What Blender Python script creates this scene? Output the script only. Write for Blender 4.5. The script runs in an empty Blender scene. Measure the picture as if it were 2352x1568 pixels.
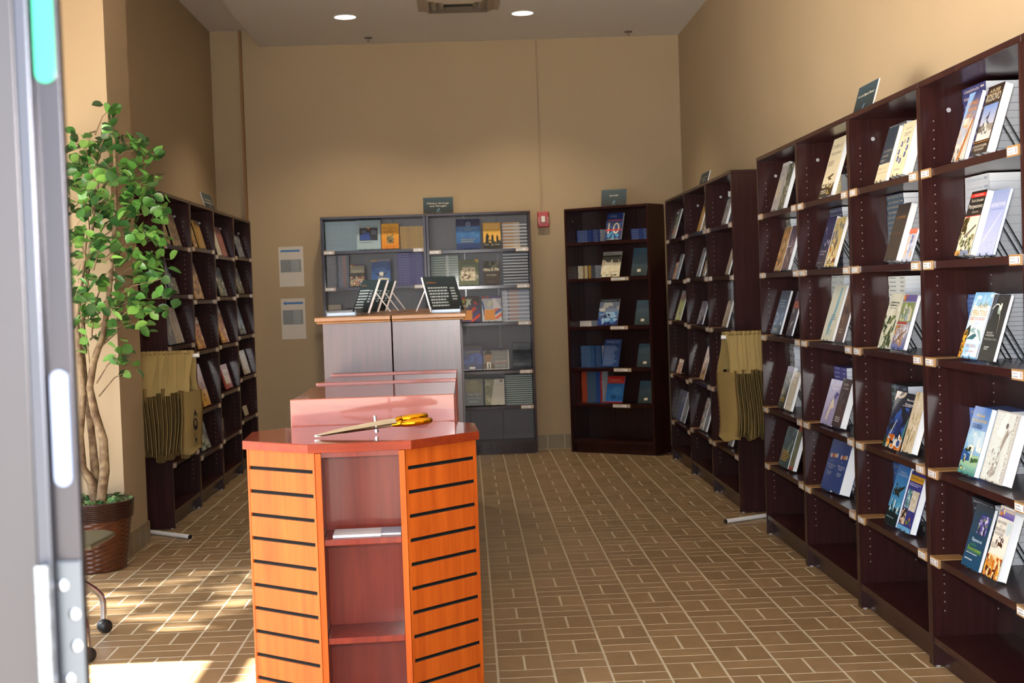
import bpy, math, random
from math import sin, cos, pi, radians as R
from mathutils import Vector, Matrix, Euler

# ------------------------------------------------------------------ camera, light, exposure
SC = bpy.context.scene
COL = SC.collection
CAM_F, CAM_PITCH, CAM_ROLL, CAM_YAW = 3227.526, -0.034837, -0.034299, 0.031581
CAM_POS = Vector((-0.0675, -5.0899, 1.3793))
_cy, _sy, _cp, _sp = cos(CAM_YAW), sin(CAM_YAW), cos(CAM_PITCH), sin(CAM_PITCH)
FW = Vector((_sy*_cp, _cy*_cp, _sp)); _r = Vector((_cy, -_sy, 0)); _u = _r.cross(FW)
RT = _r*cos(CAM_ROLL) + _u*sin(CAM_ROLL); UP = -_r*sin(CAM_ROLL) + _u*cos(CAM_ROLL)
cam = bpy.data.cameras.new('camera'); camo = bpy.data.objects.new('camera', cam); COL.objects.link(camo)
cam.sensor_width = 36; cam.lens = CAM_F/2352*36; cam.clip_start = .05; cam.clip_end = 200
m = Matrix.Identity(4)
for i in range(3):
    m[i][0], m[i][1], m[i][2], m[i][3] = RT[i], UP[i], -FW[i], CAM_POS[i]
camo.matrix_world = m
cam.dof.use_dof = True; cam.dof.focus_distance = 5.0; cam.dof.aperture_fstop = 9.0
SC.camera = camo
SC.view_settings.view_transform = 'Standard'; SC.view_settings.look = 'None'
SC.view_settings.gamma = 1; SC.view_settings.use_curve_mapping = False
SC.view_settings.exposure = 0.24

W = bpy.data.worlds.new('sky'); SC.world = W; W.use_nodes = True
_n = W.node_tree.nodes; _bg = _n['Background']
_bg.inputs[0].default_value = (.72, .84, 1, 1); _bg.inputs[1].default_value = 4.6

def lamp(name, kind, loc, energy, color=(1, 1, 1), rot=None, **kw):
    d = bpy.data.lights.new(name, kind); d.energy = energy; d.color = color
    for k, v in kw.items(): setattr(d, k, v)
    o = bpy.data.objects.new(name, d); o.location = loc
    if rot: o.rotation_euler = rot
    COL.objects.link(o); return o
SUN_DIR = Vector((1, 0.0, -.84)).normalized()
sun = lamp('sun', 'SUN', (-8, 0, 8), 62, (1, .95, .88), angle=R(.9))
sun.rotation_euler = SUN_DIR.to_track_quat('-Z', 'Y').to_euler()
# flash on top of the photographer's camera
fl = lamp('camera_flash', 'AREA', CAM_POS + UP*.16, 80, (1, .96, .92), shape='RECTANGLE', size=.09, size_y=.05)
fl.rotation_euler = FW.to_track_quat('-Z', 'Y').to_euler()
# daylight portals in the shop window and in the side window
def portal(loc, rot, sx, sy):
    o = lamp('daylight_portal', 'AREA', loc, 1, shape='RECTANGLE', size=sx, size_y=sy); o.rotation_euler = rot
    o.data.cycles.is_portal = True
portal((-1.16, -3.99, 1.6), (R(90), 0, 0), 3.65, 3.15)
portal((-2.99, -.85, 1.07), (0, R(-90), 0), 2.0, 6.2)

# ------------------------------------------------------------------ helpers
def hx(s):
    v = [int(s[i:i+2], 16)/255 for i in (0, 2, 4)]
    return tuple(c/12.92 if c <= .04045 else ((c+.055)/1.055)**2.4 for c in v)

class MB:
    def __init__(s): s.v, s.f, s.m, s.c = [], [], [], []; s.smooth = set()
    def face(s, pts, m=0, col=None, sm=False):
        b = len(s.v); s.v += [tuple(p) for p in pts]
        if sm: s.smooth.add(len(s.f))
        s.f.append(tuple(range(b, b+len(pts)))); s.m.append(m); s.c.append(col)
    def add(s, vs, fs, m=0, col=None, sm=False):
        b = len(s.v); s.v += [tuple(p) for p in vs]
        for f in fs:
            if sm: s.smooth.add(len(s.f))
            s.f.append(tuple(b+i for i in f)); s.m.append(m); s.c.append(col)
    def box(s, a, b, m=0, col=None, cols=None, T=None):
        (x0, y0, z0), (x1, y1, z1) = a, b
        P = [Vector(p) for p in ((x0,y0,z0),(x1,y0,z0),(x1,y1,z0),(x0,y1,z0),(x0,y0,z1),(x1,y0,z1),(x1,y1,z1),(x0,y1,z1))]
        if T: P = [T @ p for p in P]
        k = len(s.v); s.v += [tuple(p) for p in P]
        # order: bottom, top, front(-y), right(+x), back(+y), left(-x)
        for i, f in enumerate(((3,2,1,0),(4,5,6,7),(0,1,5,4),(1,2,6,5),(2,3,7,6),(3,0,4,7))):
            s.f.append(tuple(k+j for j in f)); s.m.append(m); s.c.append(cols[i] if cols else col)
    def prism(s, poly, z0, z1, m=0, col=None, T=None):
        n = len(poly); P = [Vector((x, y, z0)) for x, y in poly] + [Vector((x, y, z1)) for x, y in poly]
        if T: P = [T @ p for p in P]
        s.add(P, [tuple(range(n))[::-1], tuple(range(n, 2*n))] + [(i, (i+1) % n, n+(i+1) % n, n+i) for i in range(n)], m, col)
    def tube(s, pts, r, n=8, m=0, col=None, cap=True, sm=True):
        pts = [Vector(p) for p in pts]; N = len(pts); rs = r if isinstance(r, (list, tuple)) else [r]*N
        vs = []; t0 = None; up = None
        for i, p in enumerate(pts):
            t = (pts[min(i+1, N-1)] - pts[max(i-1, 0)]).normalized()
            if up is None:
                up = Vector((0, 0, 1)) if abs(t.z) < .9 else Vector((1, 0, 0))
            a = t.cross(up).normalized(); up = a.cross(t).normalized()
            for k in range(n):
                an = 2*pi*k/n; vs.append(p + (a*cos(an) + up*sin(an))*rs[i])
        fs = [(i*n+k, i*n+(k+1) % n, (i+1)*n+(k+1) % n, (i+1)*n+k) for i in range(N-1) for k in range(n)]
        s.add(vs, fs, m, col, sm)
        if cap: s.face(vs[:n][::-1], m, col); s.face(vs[-n:], m, col)
    def lathe(s, prof, n=24, m=0, col=None, c=(0, 0, 0), sm=True, T=None):
        vs = []
        for r, z in prof:
            for k in range(n):
                a = 2*pi*k/n; p = Vector((c[0]+r*cos(a), c[1]+r*sin(a), c[2]+z)); vs.append(T @ p if T else p)
        N = len(prof)
        s.add(vs, [(i*n+k, i*n+(k+1) % n, (i+1)*n+(k+1) % n, (i+1)*n+k) for i in range(N-1) for k in range(n)], m, col, sm)
    def build(s, name, mats, parent=None, loc=None, rot=None, bevel=0):
        me = bpy.data.meshes.new(name); me.from_pydata(s.v, [], s.f)
        for mt in (mats if isinstance(mats, (list, tuple)) else [mats]): me.materials.append(mt)
        for i, p in enumerate(me.polygons):
            p.material_index = s.m[i]
            if i in s.smooth: p.use_smooth = True
        if any(c is not None for c in s.c):
            at = me.color_attributes.new('Col', 'FLOAT_COLOR', 'CORNER'); buf = []
            for i, p in enumerate(me.polygons):
                c = s.c[i] or (.8, .8, .8)
                if isinstance(c[0], (tuple, list)):
                    for q in c: buf += [*q[:3], 1]
                else: buf += [*c[:3], 1]*p.loop_total
            at.data.foreach_set('color', buf)
        me.update()
        o = bpy.data.objects.new(name, me); COL.objects.link(o)
        if parent: o.parent = parent
        if loc is not None: o.location = loc
        if rot is not None: o.rotation_euler = rot
        if bevel:
            b = o.modifiers.new('bevel', 'BEVEL'); b.width = bevel; b.segments = 2; b.limit_method = 'ANGLE'; b.angle_limit = R(50)
        return o

def tag(o, label=None, cat=None, group=None, kind=None):
    if label: o['label'] = label
    if cat: o['category'] = cat
    if group: o['group'] = group
    if kind: o['kind'] = kind
    return o
def thing(name, label, cat, loc=(0, 0, 0), rot=(0, 0, 0), group=None):
    o = bpy.data.objects.new(name, None); COL.objects.link(o); o.location = loc; o.rotation_euler = rot
    o.empty_display_size = .1
    return tag(o, label, cat, group)
def clone(root):
    r = root.copy(); COL.objects.link(r)
    for ch in root.children:
        c = ch.copy(); COL.objects.link(c); c.parent = r
        for g in ch.children:
            d = g.copy(); COL.objects.link(d); d.parent = c
    return r

# ------------------------------------------------------------------ materials
def mat(name, col=(.8, .8, .8), rough=.5, metal=0, coat=0, spec=.5, attr=False, trans=0, emit=None, estr=0, sheen=0):
    M = bpy.data.materials.new(name); M.use_nodes = True; nt = M.node_tree; b = nt.nodes['Principled BSDF']
    b.inputs['Base Color'].default_value = (*col, 1); b.inputs['Roughness'].default_value = rough
    b.inputs['Metallic'].default_value = metal; b.inputs['Coat Weight'].default_value = coat
    b.inputs['Coat Roughness'].default_value = .08; b.inputs['Specular IOR Level'].default_value = spec
    b.inputs['Transmission Weight'].default_value = trans
    if emit: b.inputs['Emission Color'].default_value = (*emit, 1); b.inputs['Emission Strength'].default_value = estr
    if attr:
        a = nt.nodes.new('ShaderNodeAttribute'); a.attribute_name = 'Col'; nt.links.new(a.outputs['Color'], b.inputs['Base Color'])
    return M
def nodes(M): return M.node_tree, M.node_tree.nodes['Principled BSDF']
def wood(name, c1, c2, rough, coat, scale=(18, 18, 1.2), spec=.5, coatr=.1):
    M = mat(name, c1, rough, coat=coat, spec=spec); nt, b = nodes(M); L = nt.links.new; N = nt.nodes.new
    tc = N('ShaderNodeTexCoord'); mp = N('ShaderNodeMapping'); mp.inputs['Scale'].default_value = scale
    nz = N('ShaderNodeTexNoise'); nz.inputs['Scale'].default_value = 2.2; nz.inputs['Detail'].default_value = 7; nz.inputs['Distortion'].default_value = .8
    rp = N('ShaderNodeValToRGB'); rp.color_ramp.elements[0].position = .32; rp.color_ramp.elements[1].position = .68
    rp.color_ramp.elements[0].color = (*c1, 1); rp.color_ramp.elements[1].color = (*c2, 1)
    L(tc.outputs['Object'], mp.inputs[0]); L(mp.outputs[0], nz.inputs[0]); L(nz.outputs[0], rp.inputs[0]); L(rp.outputs[0], b.inputs['Base Color'])
    bp = N('ShaderNodeBump'); bp.inputs['Strength'].default_value = .04; bp.inputs['Distance'].default_value = .002
    n2 = N('ShaderNodeTexNoise'); n2.inputs['Scale'].default_value = 9; L(tc.outputs['Object'], n2.inputs[0])
    L(n2.outputs[0], bp.inputs['Height']); L(bp.outputs[0], b.inputs['Normal']); L(bp.outputs[0], b.inputs['Coat Normal'])
    b.inputs['Coat Roughness'].default_value = coatr
    return M
def paint(name, c, rough=.75, var=.06, spec=.3):
    M = mat(name, c, rough, spec=spec); nt, b = nodes(M); L = nt.links.new; N = nt.nodes.new
    tc = N('ShaderNodeTexCoord'); nz = N('ShaderNodeTexNoise'); nz.inputs['Scale'].default_value = 1.6; nz.inputs['Detail'].default_value = 4
    rp = N('ShaderNodeValToRGB'); rp.color_ramp.elements[0].color = tuple(x*(1-var) for x in c)+(1,); rp.color_ramp.elements[1].color = tuple(x*(1+var) for x in c)+(1,)
    L(tc.outputs['Object'], nz.inputs[0]); L(nz.outputs[0], rp.inputs[0]); L(rp.outputs[0], b.inputs['Base Color'])
    n2 = N('ShaderNodeTexNoise'); n2.inputs['Scale'].default_value = 160; L(tc.outputs['Object'], n2.inputs[0])
    bp = N('ShaderNodeBump'); bp.inputs['Strength'].default_value = .08; bp.inputs['Distance'].default_value = .001
    L(n2.outputs[0], bp.inputs['Height']); L(bp.outputs[0], b.inputs['Normal'])
    return M
M_WALL = paint('tan_wall_paint', hx('b09b7d'))
M_CEIL = paint('grey_ceiling_paint', hx('e0dcd8'), .85, .02)
M_MAH = wood('dark_mahogany_laminate', hx('28100f'), hx('351917'), .45, .5, spec=.12, coatr=.13)
M_MAHB = wood('mahogany_back_board', hx('24100f'), hx('301a1a'), .42, .35, spec=.5, coatr=.3)
M_GOND = wood('worn_mahogany_veneer', hx('3a1a12'), hx('4a241a'), .4, .6, coatr=.22)
M_EDGE = wood('brown_moulding', hx('7e5024'), hx('9c6a30'), .4, .3, scale=(2, 20, 20))
M_CHER = wood('cherry_veneer', hx('8e3a1a'), hx('a5481f'), .3, .5, scale=(14, 14, 1.0), coatr=.06)
M_SLAT = wood('orange_cherry_slatwall', hx('a4450e'), hx('bc5816'), .55, 0, scale=(14, 14, 1.0), spec=.2)
M_CTOP = wood('polished_cherry_top', hx('7a2814'), hx('8c3218'), .3, .8, scale=(3, 14, 14), coatr=.02)
M_KBOX = wood('kiosk_inner_cherry', hx('6a2216'), hx('7c2c1a'), .4, .28, scale=(14, 14, 1.0), coatr=.1, spec=.12)
M_APRON = wood('cherry_edge', hx('74260e'), hx('8a3212'), .5, .1, scale=(2, 14, 14), spec=.12)
M_CBOX = wood('red_cherry_panel', hx('8c3a26'), hx('a04a32'), .4, .8, scale=(2, 14, 14), coatr=.06)
M_GROOVE = mat('black_groove_liner', (.008, .009, .009), .8, spec=.08)
M_PRINT = mat('printed_cover', attr=True, rough=.32, coat=.35)
M_PAPER = mat('paper_pages', hx('eef1f4'), .8)
M_MATTE = mat('printed_card', attr=True, rough=.55)
M_BLKW = mat('black_wire', (.008, .008, .008), .3)
M_METAL = mat('chrome', (.7, .7, .72), .18, 1)
M_WHT = mat('white_plastic', hx('f0f0ee'), .4)
M_TAN = mat('tan_label_holder', attr=True, rough=.35, coat=.3)
M_GOLD = mat('polished_gold', hx('d69a18'), .12, 1)
M_STEEL = mat('polished_blade', (.42, .38, .31), .2, 1)
M_BLK = mat('black_plastic', (.012, .012, .012), .4)
M_BAG = mat('khaki_cloth', hx('9c8654'), .85, spec=.2)
M_ALU = mat('grey_anodised_frame', hx('39373a'), .3, .9)
M_ALUD = mat('dark_grey_frame', hx('3a383a'), .4, .8)

def floor_mat():
    M = mat('basketweave_pavers', hx('7b5f3c'), .42, spec=.5); nt, b = nodes(M); L = nt.links.new; N = nt.nodes.new
    def ma(op, a, c=None, v=None):
        n = N('ShaderNodeMath'); n.operation = op
        for k, s in enumerate((a, c)):
            if s is None: continue
            if isinstance(s, (int, float)): n.inputs[k].default_value = s
            else: L(s, n.inputs[k])
        return n.outputs[0]
    tc = N('ShaderNodeTexCoord'); sp = N('ShaderNodeSeparateXYZ'); L(tc.outputs['Object'], sp.inputs[0])
    S = .2032
    X = ma('DIVIDE', sp.outputs[0], S); Y = ma('DIVIDE', sp.outputs[1], S)
    ix, iy = ma('FLOOR', X), ma('FLOOR', Y); fx, fy = ma('SUBTRACT', X, ix), ma('SUBTRACT', Y, iy)
    par = ma('FLOORED_MODULO', ma('ADD', ix, iy), 2)           # 0: split along x (mid line runs in y)
    sel = ma('SUBTRACT', 1, par)
    # distance to the nearest joint, in cells
    def edge(f): return ma('MINIMUM', f, ma('SUBTRACT', 1, f))
    ex, ey = edge(fx), edge(fy)
    mx, my = ma('ABSOLUTE', ma('SUBTRACT', fx, .5)), ma('ABSOLUTE', ma('SUBTRACT', fy, .5))
    mid = ma('ADD', ma('MULTIPLY', mx, sel), ma('MULTIPLY', my, par))
    d = ma('MINIMUM', ma('MINIMUM', ex, ey), mid)
    rp = N('ShaderNodeMapRange'); L(d, rp.inputs[0]); rp.inputs[1].default_value = .016; rp.inputs[2].default_value = .028
    half = ma('ADD', ma('MULTIPLY', ma('GREATER_THAN', fx, .5), sel), ma('MULTIPLY', ma('GREATER_THAN', fy, .5), par))
    cv = N('ShaderNodeCombineXYZ'); L(ix, cv.inputs[0]); L(iy, cv.inputs[1]); L(half, cv.inputs[2])
    wn = N('ShaderNodeTexWhiteNoise'); L(cv.outputs[0], wn.inputs[0])
    br = N('ShaderNodeValToRGB'); e = br.color_ramp.elements
    e[0].color = (*hx('8a7050'), 1); e[1].color = (*hx('9a7e5c'), 1); x = e.new(.5); x.color = (*hx('927755'), 1)
    L(wn.outputs[0], br.inputs[0])
    nz = N('ShaderNodeTexNoise'); nz.inputs['Scale'].default_value = 14; nz.inputs['Detail'].default_value = 5; L(tc.outputs['Object'], nz.inputs[0])
    mr = N('ShaderNodeMapRange'); L(nz.outputs[0], mr.inputs[0]); mr.inputs[3].default_value = .82; mr.inputs[4].default_value = 1.18
    mu = N('ShaderNodeMixRGB'); mu.blend_type = 'MULTIPLY'; mu.inputs[0].default_value = 1; L(br.outputs[0], mu.inputs[1]); L(mr.outputs[0], mu.inputs[2])
    mix = N('ShaderNodeMixRGB'); L(rp.outputs[0], mix.inputs[0]); mix.inputs[1].default_value = (*hx('c4b79c'), 1); L(mu.outputs[0], mix.inputs[2])
    L(mix.outputs[0], b.inputs['Base Color'])
    rr = N('ShaderNodeMapRange'); L(rp.outputs[0], rr.inputs[0]); rr.inputs[3].default_value = .8; rr.inputs[4].default_value = .4; L(rr.outputs[0], b.inputs['Roughness'])
    bp = N('ShaderNodeBump'); bp.inputs['Strength'].default_value = .35; bp.inputs['Distance'].default_value = .003
    L(rp.outputs[0], bp.inputs['Height']); L(bp.outputs[0], b.inputs['Normal'])
    return M
M_FLOOR = floor_mat()
def tile_mat():
    M = mat('brown_base_tile', hx('84714f'), .4); nt, b = nodes(M); L = nt.links.new; N = nt.nodes.new
    tc = N('ShaderNodeTexCoord'); mp = N('ShaderNodeMapping'); mp.inputs['Rotation'].default_value = (R(90), 0, 0)
    bk = N('ShaderNodeTexBrick'); bk.offset = 0; bk.inputs['Color1'].default_value = (*hx('7d6d50'), 1); bk.inputs['Color2'].default_value = (*hx('8a7856'), 1)
    bk.inputs['Mortar'].default_value = (*hx('b3a684'), 1); bk.inputs['Scale'].default_value = 1; bk.inputs['Brick Width'].default_value = .15
    bk.inputs['Row Height'].default_value = .2; bk.inputs['Mortar Size'].default_value = .004
    L(tc.outputs['Object'], mp.inputs[0]); L(mp.outputs[0], bk.inputs[0]); L(bk.outputs[0], b.inputs['Base Color']); return M
M_BASE = tile_mat()

# ------------------------------------------------------------------ the setting
def struct(name, mb, m, **kw):
    o = mb.build(name, m, **kw); o['kind'] = 'structure'; return o
H, HR = 3.563, 3.705
b = MB(); b.box((-3.1, -4.2, -.1), (1.95, 7.2, 0)); struct('floor', b, M_FLOOR)
b = MB(); b.box((-1.764, -4.2, H), (1.95, 7.2, H+.25)); b.box((-3.1, -4.2, HR), (-1.764, 7.2, HR+.11)); struct('ceiling', b, M_CEIL)
b = MB(); b.box((-2.4, 7.15, 0), (1.95, 7.35, 3.8)); struct('wall_back', b, M_WALL)
b = MB(); b.box((1.852, -4.2, 0), (2.05, 7.15, 3.7)); struct('wall_right', b, M_WALL)
b = MB(); b.box((-2.4, 3.1, 0), (-2.19, 7.15, 3.8)); b.box((-3.1, 2.58, 0), (-1.96, 3.1, 3.8)); struct('wall_left', b, M_WALL)
b = MB()      # wall with the side window
b.box((-3.1, -4.2, 0), (-3.0, 2.58, .08)); b.box((-3.1, -4.2, 2.05), (-3.0, 2.58, 3.8)); b.box((-3.1, .335, .08), (-3.0, .85, 2.05))
b.box((-3.1, 2.2, .08), (-3.0, 2.58, 2.05)); b.box((-3.1, -4.2, .08), (-3.0, -3.9, 2.05)); struct('wall_side', b, M_WALL)
w = bpy.data.objects.new('window_1', None); COL.objects.link(w); w['kind'] = 'structure'
b = MB(); b.box((-3.08, -3.9, 1.65), (-3.02, .335, 1.75)); b.box((-3.08, -1.85, .08), (-3.02, -1.78, 1.65)); b.box((-3.08, .85, 1.65), (-3.02, 2.2, 1.75))
b.build('window_frame', M_ALU, w)
w = bpy.data.objects.new('window_2', None); COL.objects.link(w); w['kind'] = 'structure'
b = MB()
for x in (-3.0, -1.7, .62): b.box((x, -4.1, 0), (x+.06, -4.0, 3.2))
for z in (0, 2.35, 3.14): b.box((-3.0, -4.1, z), (-.42 if z < 1 else .64, -4.0, z+.06))
b.build('window_frame', M_ALU, w)
b = MB(); b.box((-3.1, -4.2, 3.2), (1.95, -4.0, 3.7)); b.box((.68, -4.2, 0), (1.95, -4.0, 3.2)); struct('wall_front', b, M_WALL)  # unseen; solid part right of the door added to keep daylight off kiosk's right
b = MB(); b.box((-2.19, 7.138, 0), (1.85, 7.15, .125)); struct('baseboard_back', b, M_BASE)
b = MB(); b.box((-.26, -.012, 0), (.26, .0, .13))
struct('baseboard_pillar', b, M_BASE, loc=(-1.96, 2.84, 0), rot=(0, 0, R(90)))
b = MB(); b.box((-.5, -.012, 0), (.5, .0, .13)); struct('baseboard_left', b, M_BASE, loc=(-2.45, 2.58, 0))
# painted cable raceways
b = MB(); b.box((-.011, -.012, 0), (-.001, 0, 1.497)); b.box((.003, -.012, 0), (.011, 0, 1.497))
tag(b.build('cable_raceway', M_WALL, loc=(.612, 7.149, 2.066)), 'thin painted conduit running up the back wall above the red fire alarm', 'conduit')
b = MB(); b.box((-.01, -.05, 0), (.01, 0, 3.70)); tag(b.build('wall_conduit', mat('brown_pipe', hx('8a6438'), .6), loc=(-1.93, 7.149, 0)), 'brown vertical pipe on the back wall by the far left corner', 'pipe')
# pavement and street outside
b = MB(); b.box((-30, -40, -.12), (30, -4.2, -.01)); b.box((-30, -4.2, -.12), (-3.1, 20, -.01)); struct('ground', b, mat('pale_concrete', hx('b9b4aa'), .8))
# ------------------------------------------------------------------ printed artwork
_tc = {}
def text_mesh(s):
    if s not in _tc:
        cu = bpy.data.curves.new('lettering', 'FONT'); cu.body = s; cu.resolution_u = 2
        ob = bpy.data.objects.new('lettering', cu); me = bpy.data.meshes.new_from_object(ob)
        vs = [v.co.copy() for v in me.vertices]; fs = [tuple(p.vertices) for p in me.polygons]
        x0, x1 = min(v.x for v in vs), max(v.x for v in vs); y0, y1 = min(v.y for v in vs), max(v.y for v in vs)
        _tc[s] = ([((v.x-x0)/(x1-x0), (v.y-y0)/(y1-y0)) for v in vs], fs)
        bpy.data.objects.remove(ob); bpy.data.curves.remove(cu); bpy.data.meshes.remove(me)
    return _tc[s]
def C(c): return hx(c) if isinstance(c, str) else c
def draw(mb, ops, w, h, y0=0., eps=.00012, m=0):
    """print on the plane y = y0, facing -y, x 0..w, z 0..h"""
    k = 0
    def poly(pts, col, kk):
        y = y0 - eps*kk
        P = [(min(max(px, 0), 1)*w, y, min(max(pz, 0), 1)*h) for px, pz in pts]
        mb.face(P, m, col)
    for op in ops:
        k += 1; t = op[0]
        if t == 'r':
            _, x0, z0, x1, z1, c = op
            if isinstance(c, tuple) and isinstance(c[0], str):
                a, bb = C(c[0]), C(c[1]); poly([(x0, z0), (x1, z0), (x1, z1), (x0, z1)], (bb, bb, a, a), k)
            else: poly([(x0, z0), (x1, z0), (x1, z1), (x0, z1)], C(c), k)
        elif t == 'p': poly(op[1], C(op[2]), k)
        elif t == 'e':
            _, cx, cz, rx, rz, c = op; poly([(cx+rx*cos(2*pi*i/14), cz+rz*sin(2*pi*i/14)) for i in range(14)], C(c), k)
        elif t == 'l':
            _, x0, z0, x1, z1, th, c = op; dx, dz = (x1-x0)*w, (z1-z0)*h; L = math.hypot(dx, dz) or 1; nx, nz = -dz/L*th/2, dx/L*th/2
            poly([(x0+nx/w, z0+nz/h), (x0-nx/w, z0-nz/h), (x1-nx/w, z1-nz/h), (x1+nx/w, z1+nz/h)], C(c), k)
        elif t == 'm':
            _, x0, z0, x1, z1, n, size, cols, seed = op; rg = random.Random(seed)
            for i in range(n):
                cx, cz = rg.uniform(x0, x1), rg.uniform(z0, z1); s1, s2 = size*rg.uniform(.4, 1), size*rg.uniform(.3, 1); a0 = rg.random()*3
                q = []
                for j in range(7):
                    a = a0+2*pi*j/7; rr = rg.uniform(.6, 1.1)
                    q.append((min(max(cx+cos(a)*s1*rr, x0), x1), min(max(cz+sin(a)*s2*rr*.75, z0), z1)))
                poly(q, C(rg.choice(cols)), k+i*.05)
            k += int(n*.05)+1
        elif t == 'x':
            _, x0, z0, x1, z1, n, c = op; rg = random.Random(int(x0*97+z0*31+n)); dz = (z1-z0)/n
            for i in range(n):
                zz = z1-dz*(i+.8); x = x0; xe = x1-(x1-x0)*rg.uniform(0, .3)
                while x < xe:
                    l = rg.uniform(.05, .16)*(x1-x0); poly([(x, zz), (min(x+l, xe), zz), (min(x+l, xe), zz+dz*.5), (x, zz+dz*.5)], C(c), k); x += l+.025*(x1-x0)
        elif t == 'v':
            s, cx, cz, tw, th, c = op[1:7]; vs, fs = text_mesh(s); y = y0-eps*k
            mb.add([((cx+th/2-v*th)*w, y, (cz-tw/2+u*tw)*h) for u, v in vs], fs, m, C(c))
        elif t == 't':
            s, cx, cz, tw, th, c = op[1:7]; sl = op[7] if len(op) > 7 else 0
            vs, fs = text_mesh(s); y = y0-eps*k; cc = C(c)
            V = [((cx-tw/2+u*tw+sl*(v-.5)*th)*w, y, (cz-th/2+v*th)*h) for u, v in vs]
            mb.add(V, fs, m, cc)
FL = ['d8cdb0', '8a9a60', '4a5a38', 'b09a70', '5a4030', 'e6dcc0', '9a8c60']
SKY = ['9fc4e0', '6fa0cc', 'dce8ee', 'f2efe6', '88aac8']
DK = ['1a1c22', '2a2c34', '3c3a3a', '12141a']
FIRE = ['e08a28', 'c8521c', 'f0c050', '8a3014', 'f4e0a0']
MIXC = ['c03028', 'e0a030', '3060a0', 'e8e0d0', '304a30', '202028']
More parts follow.
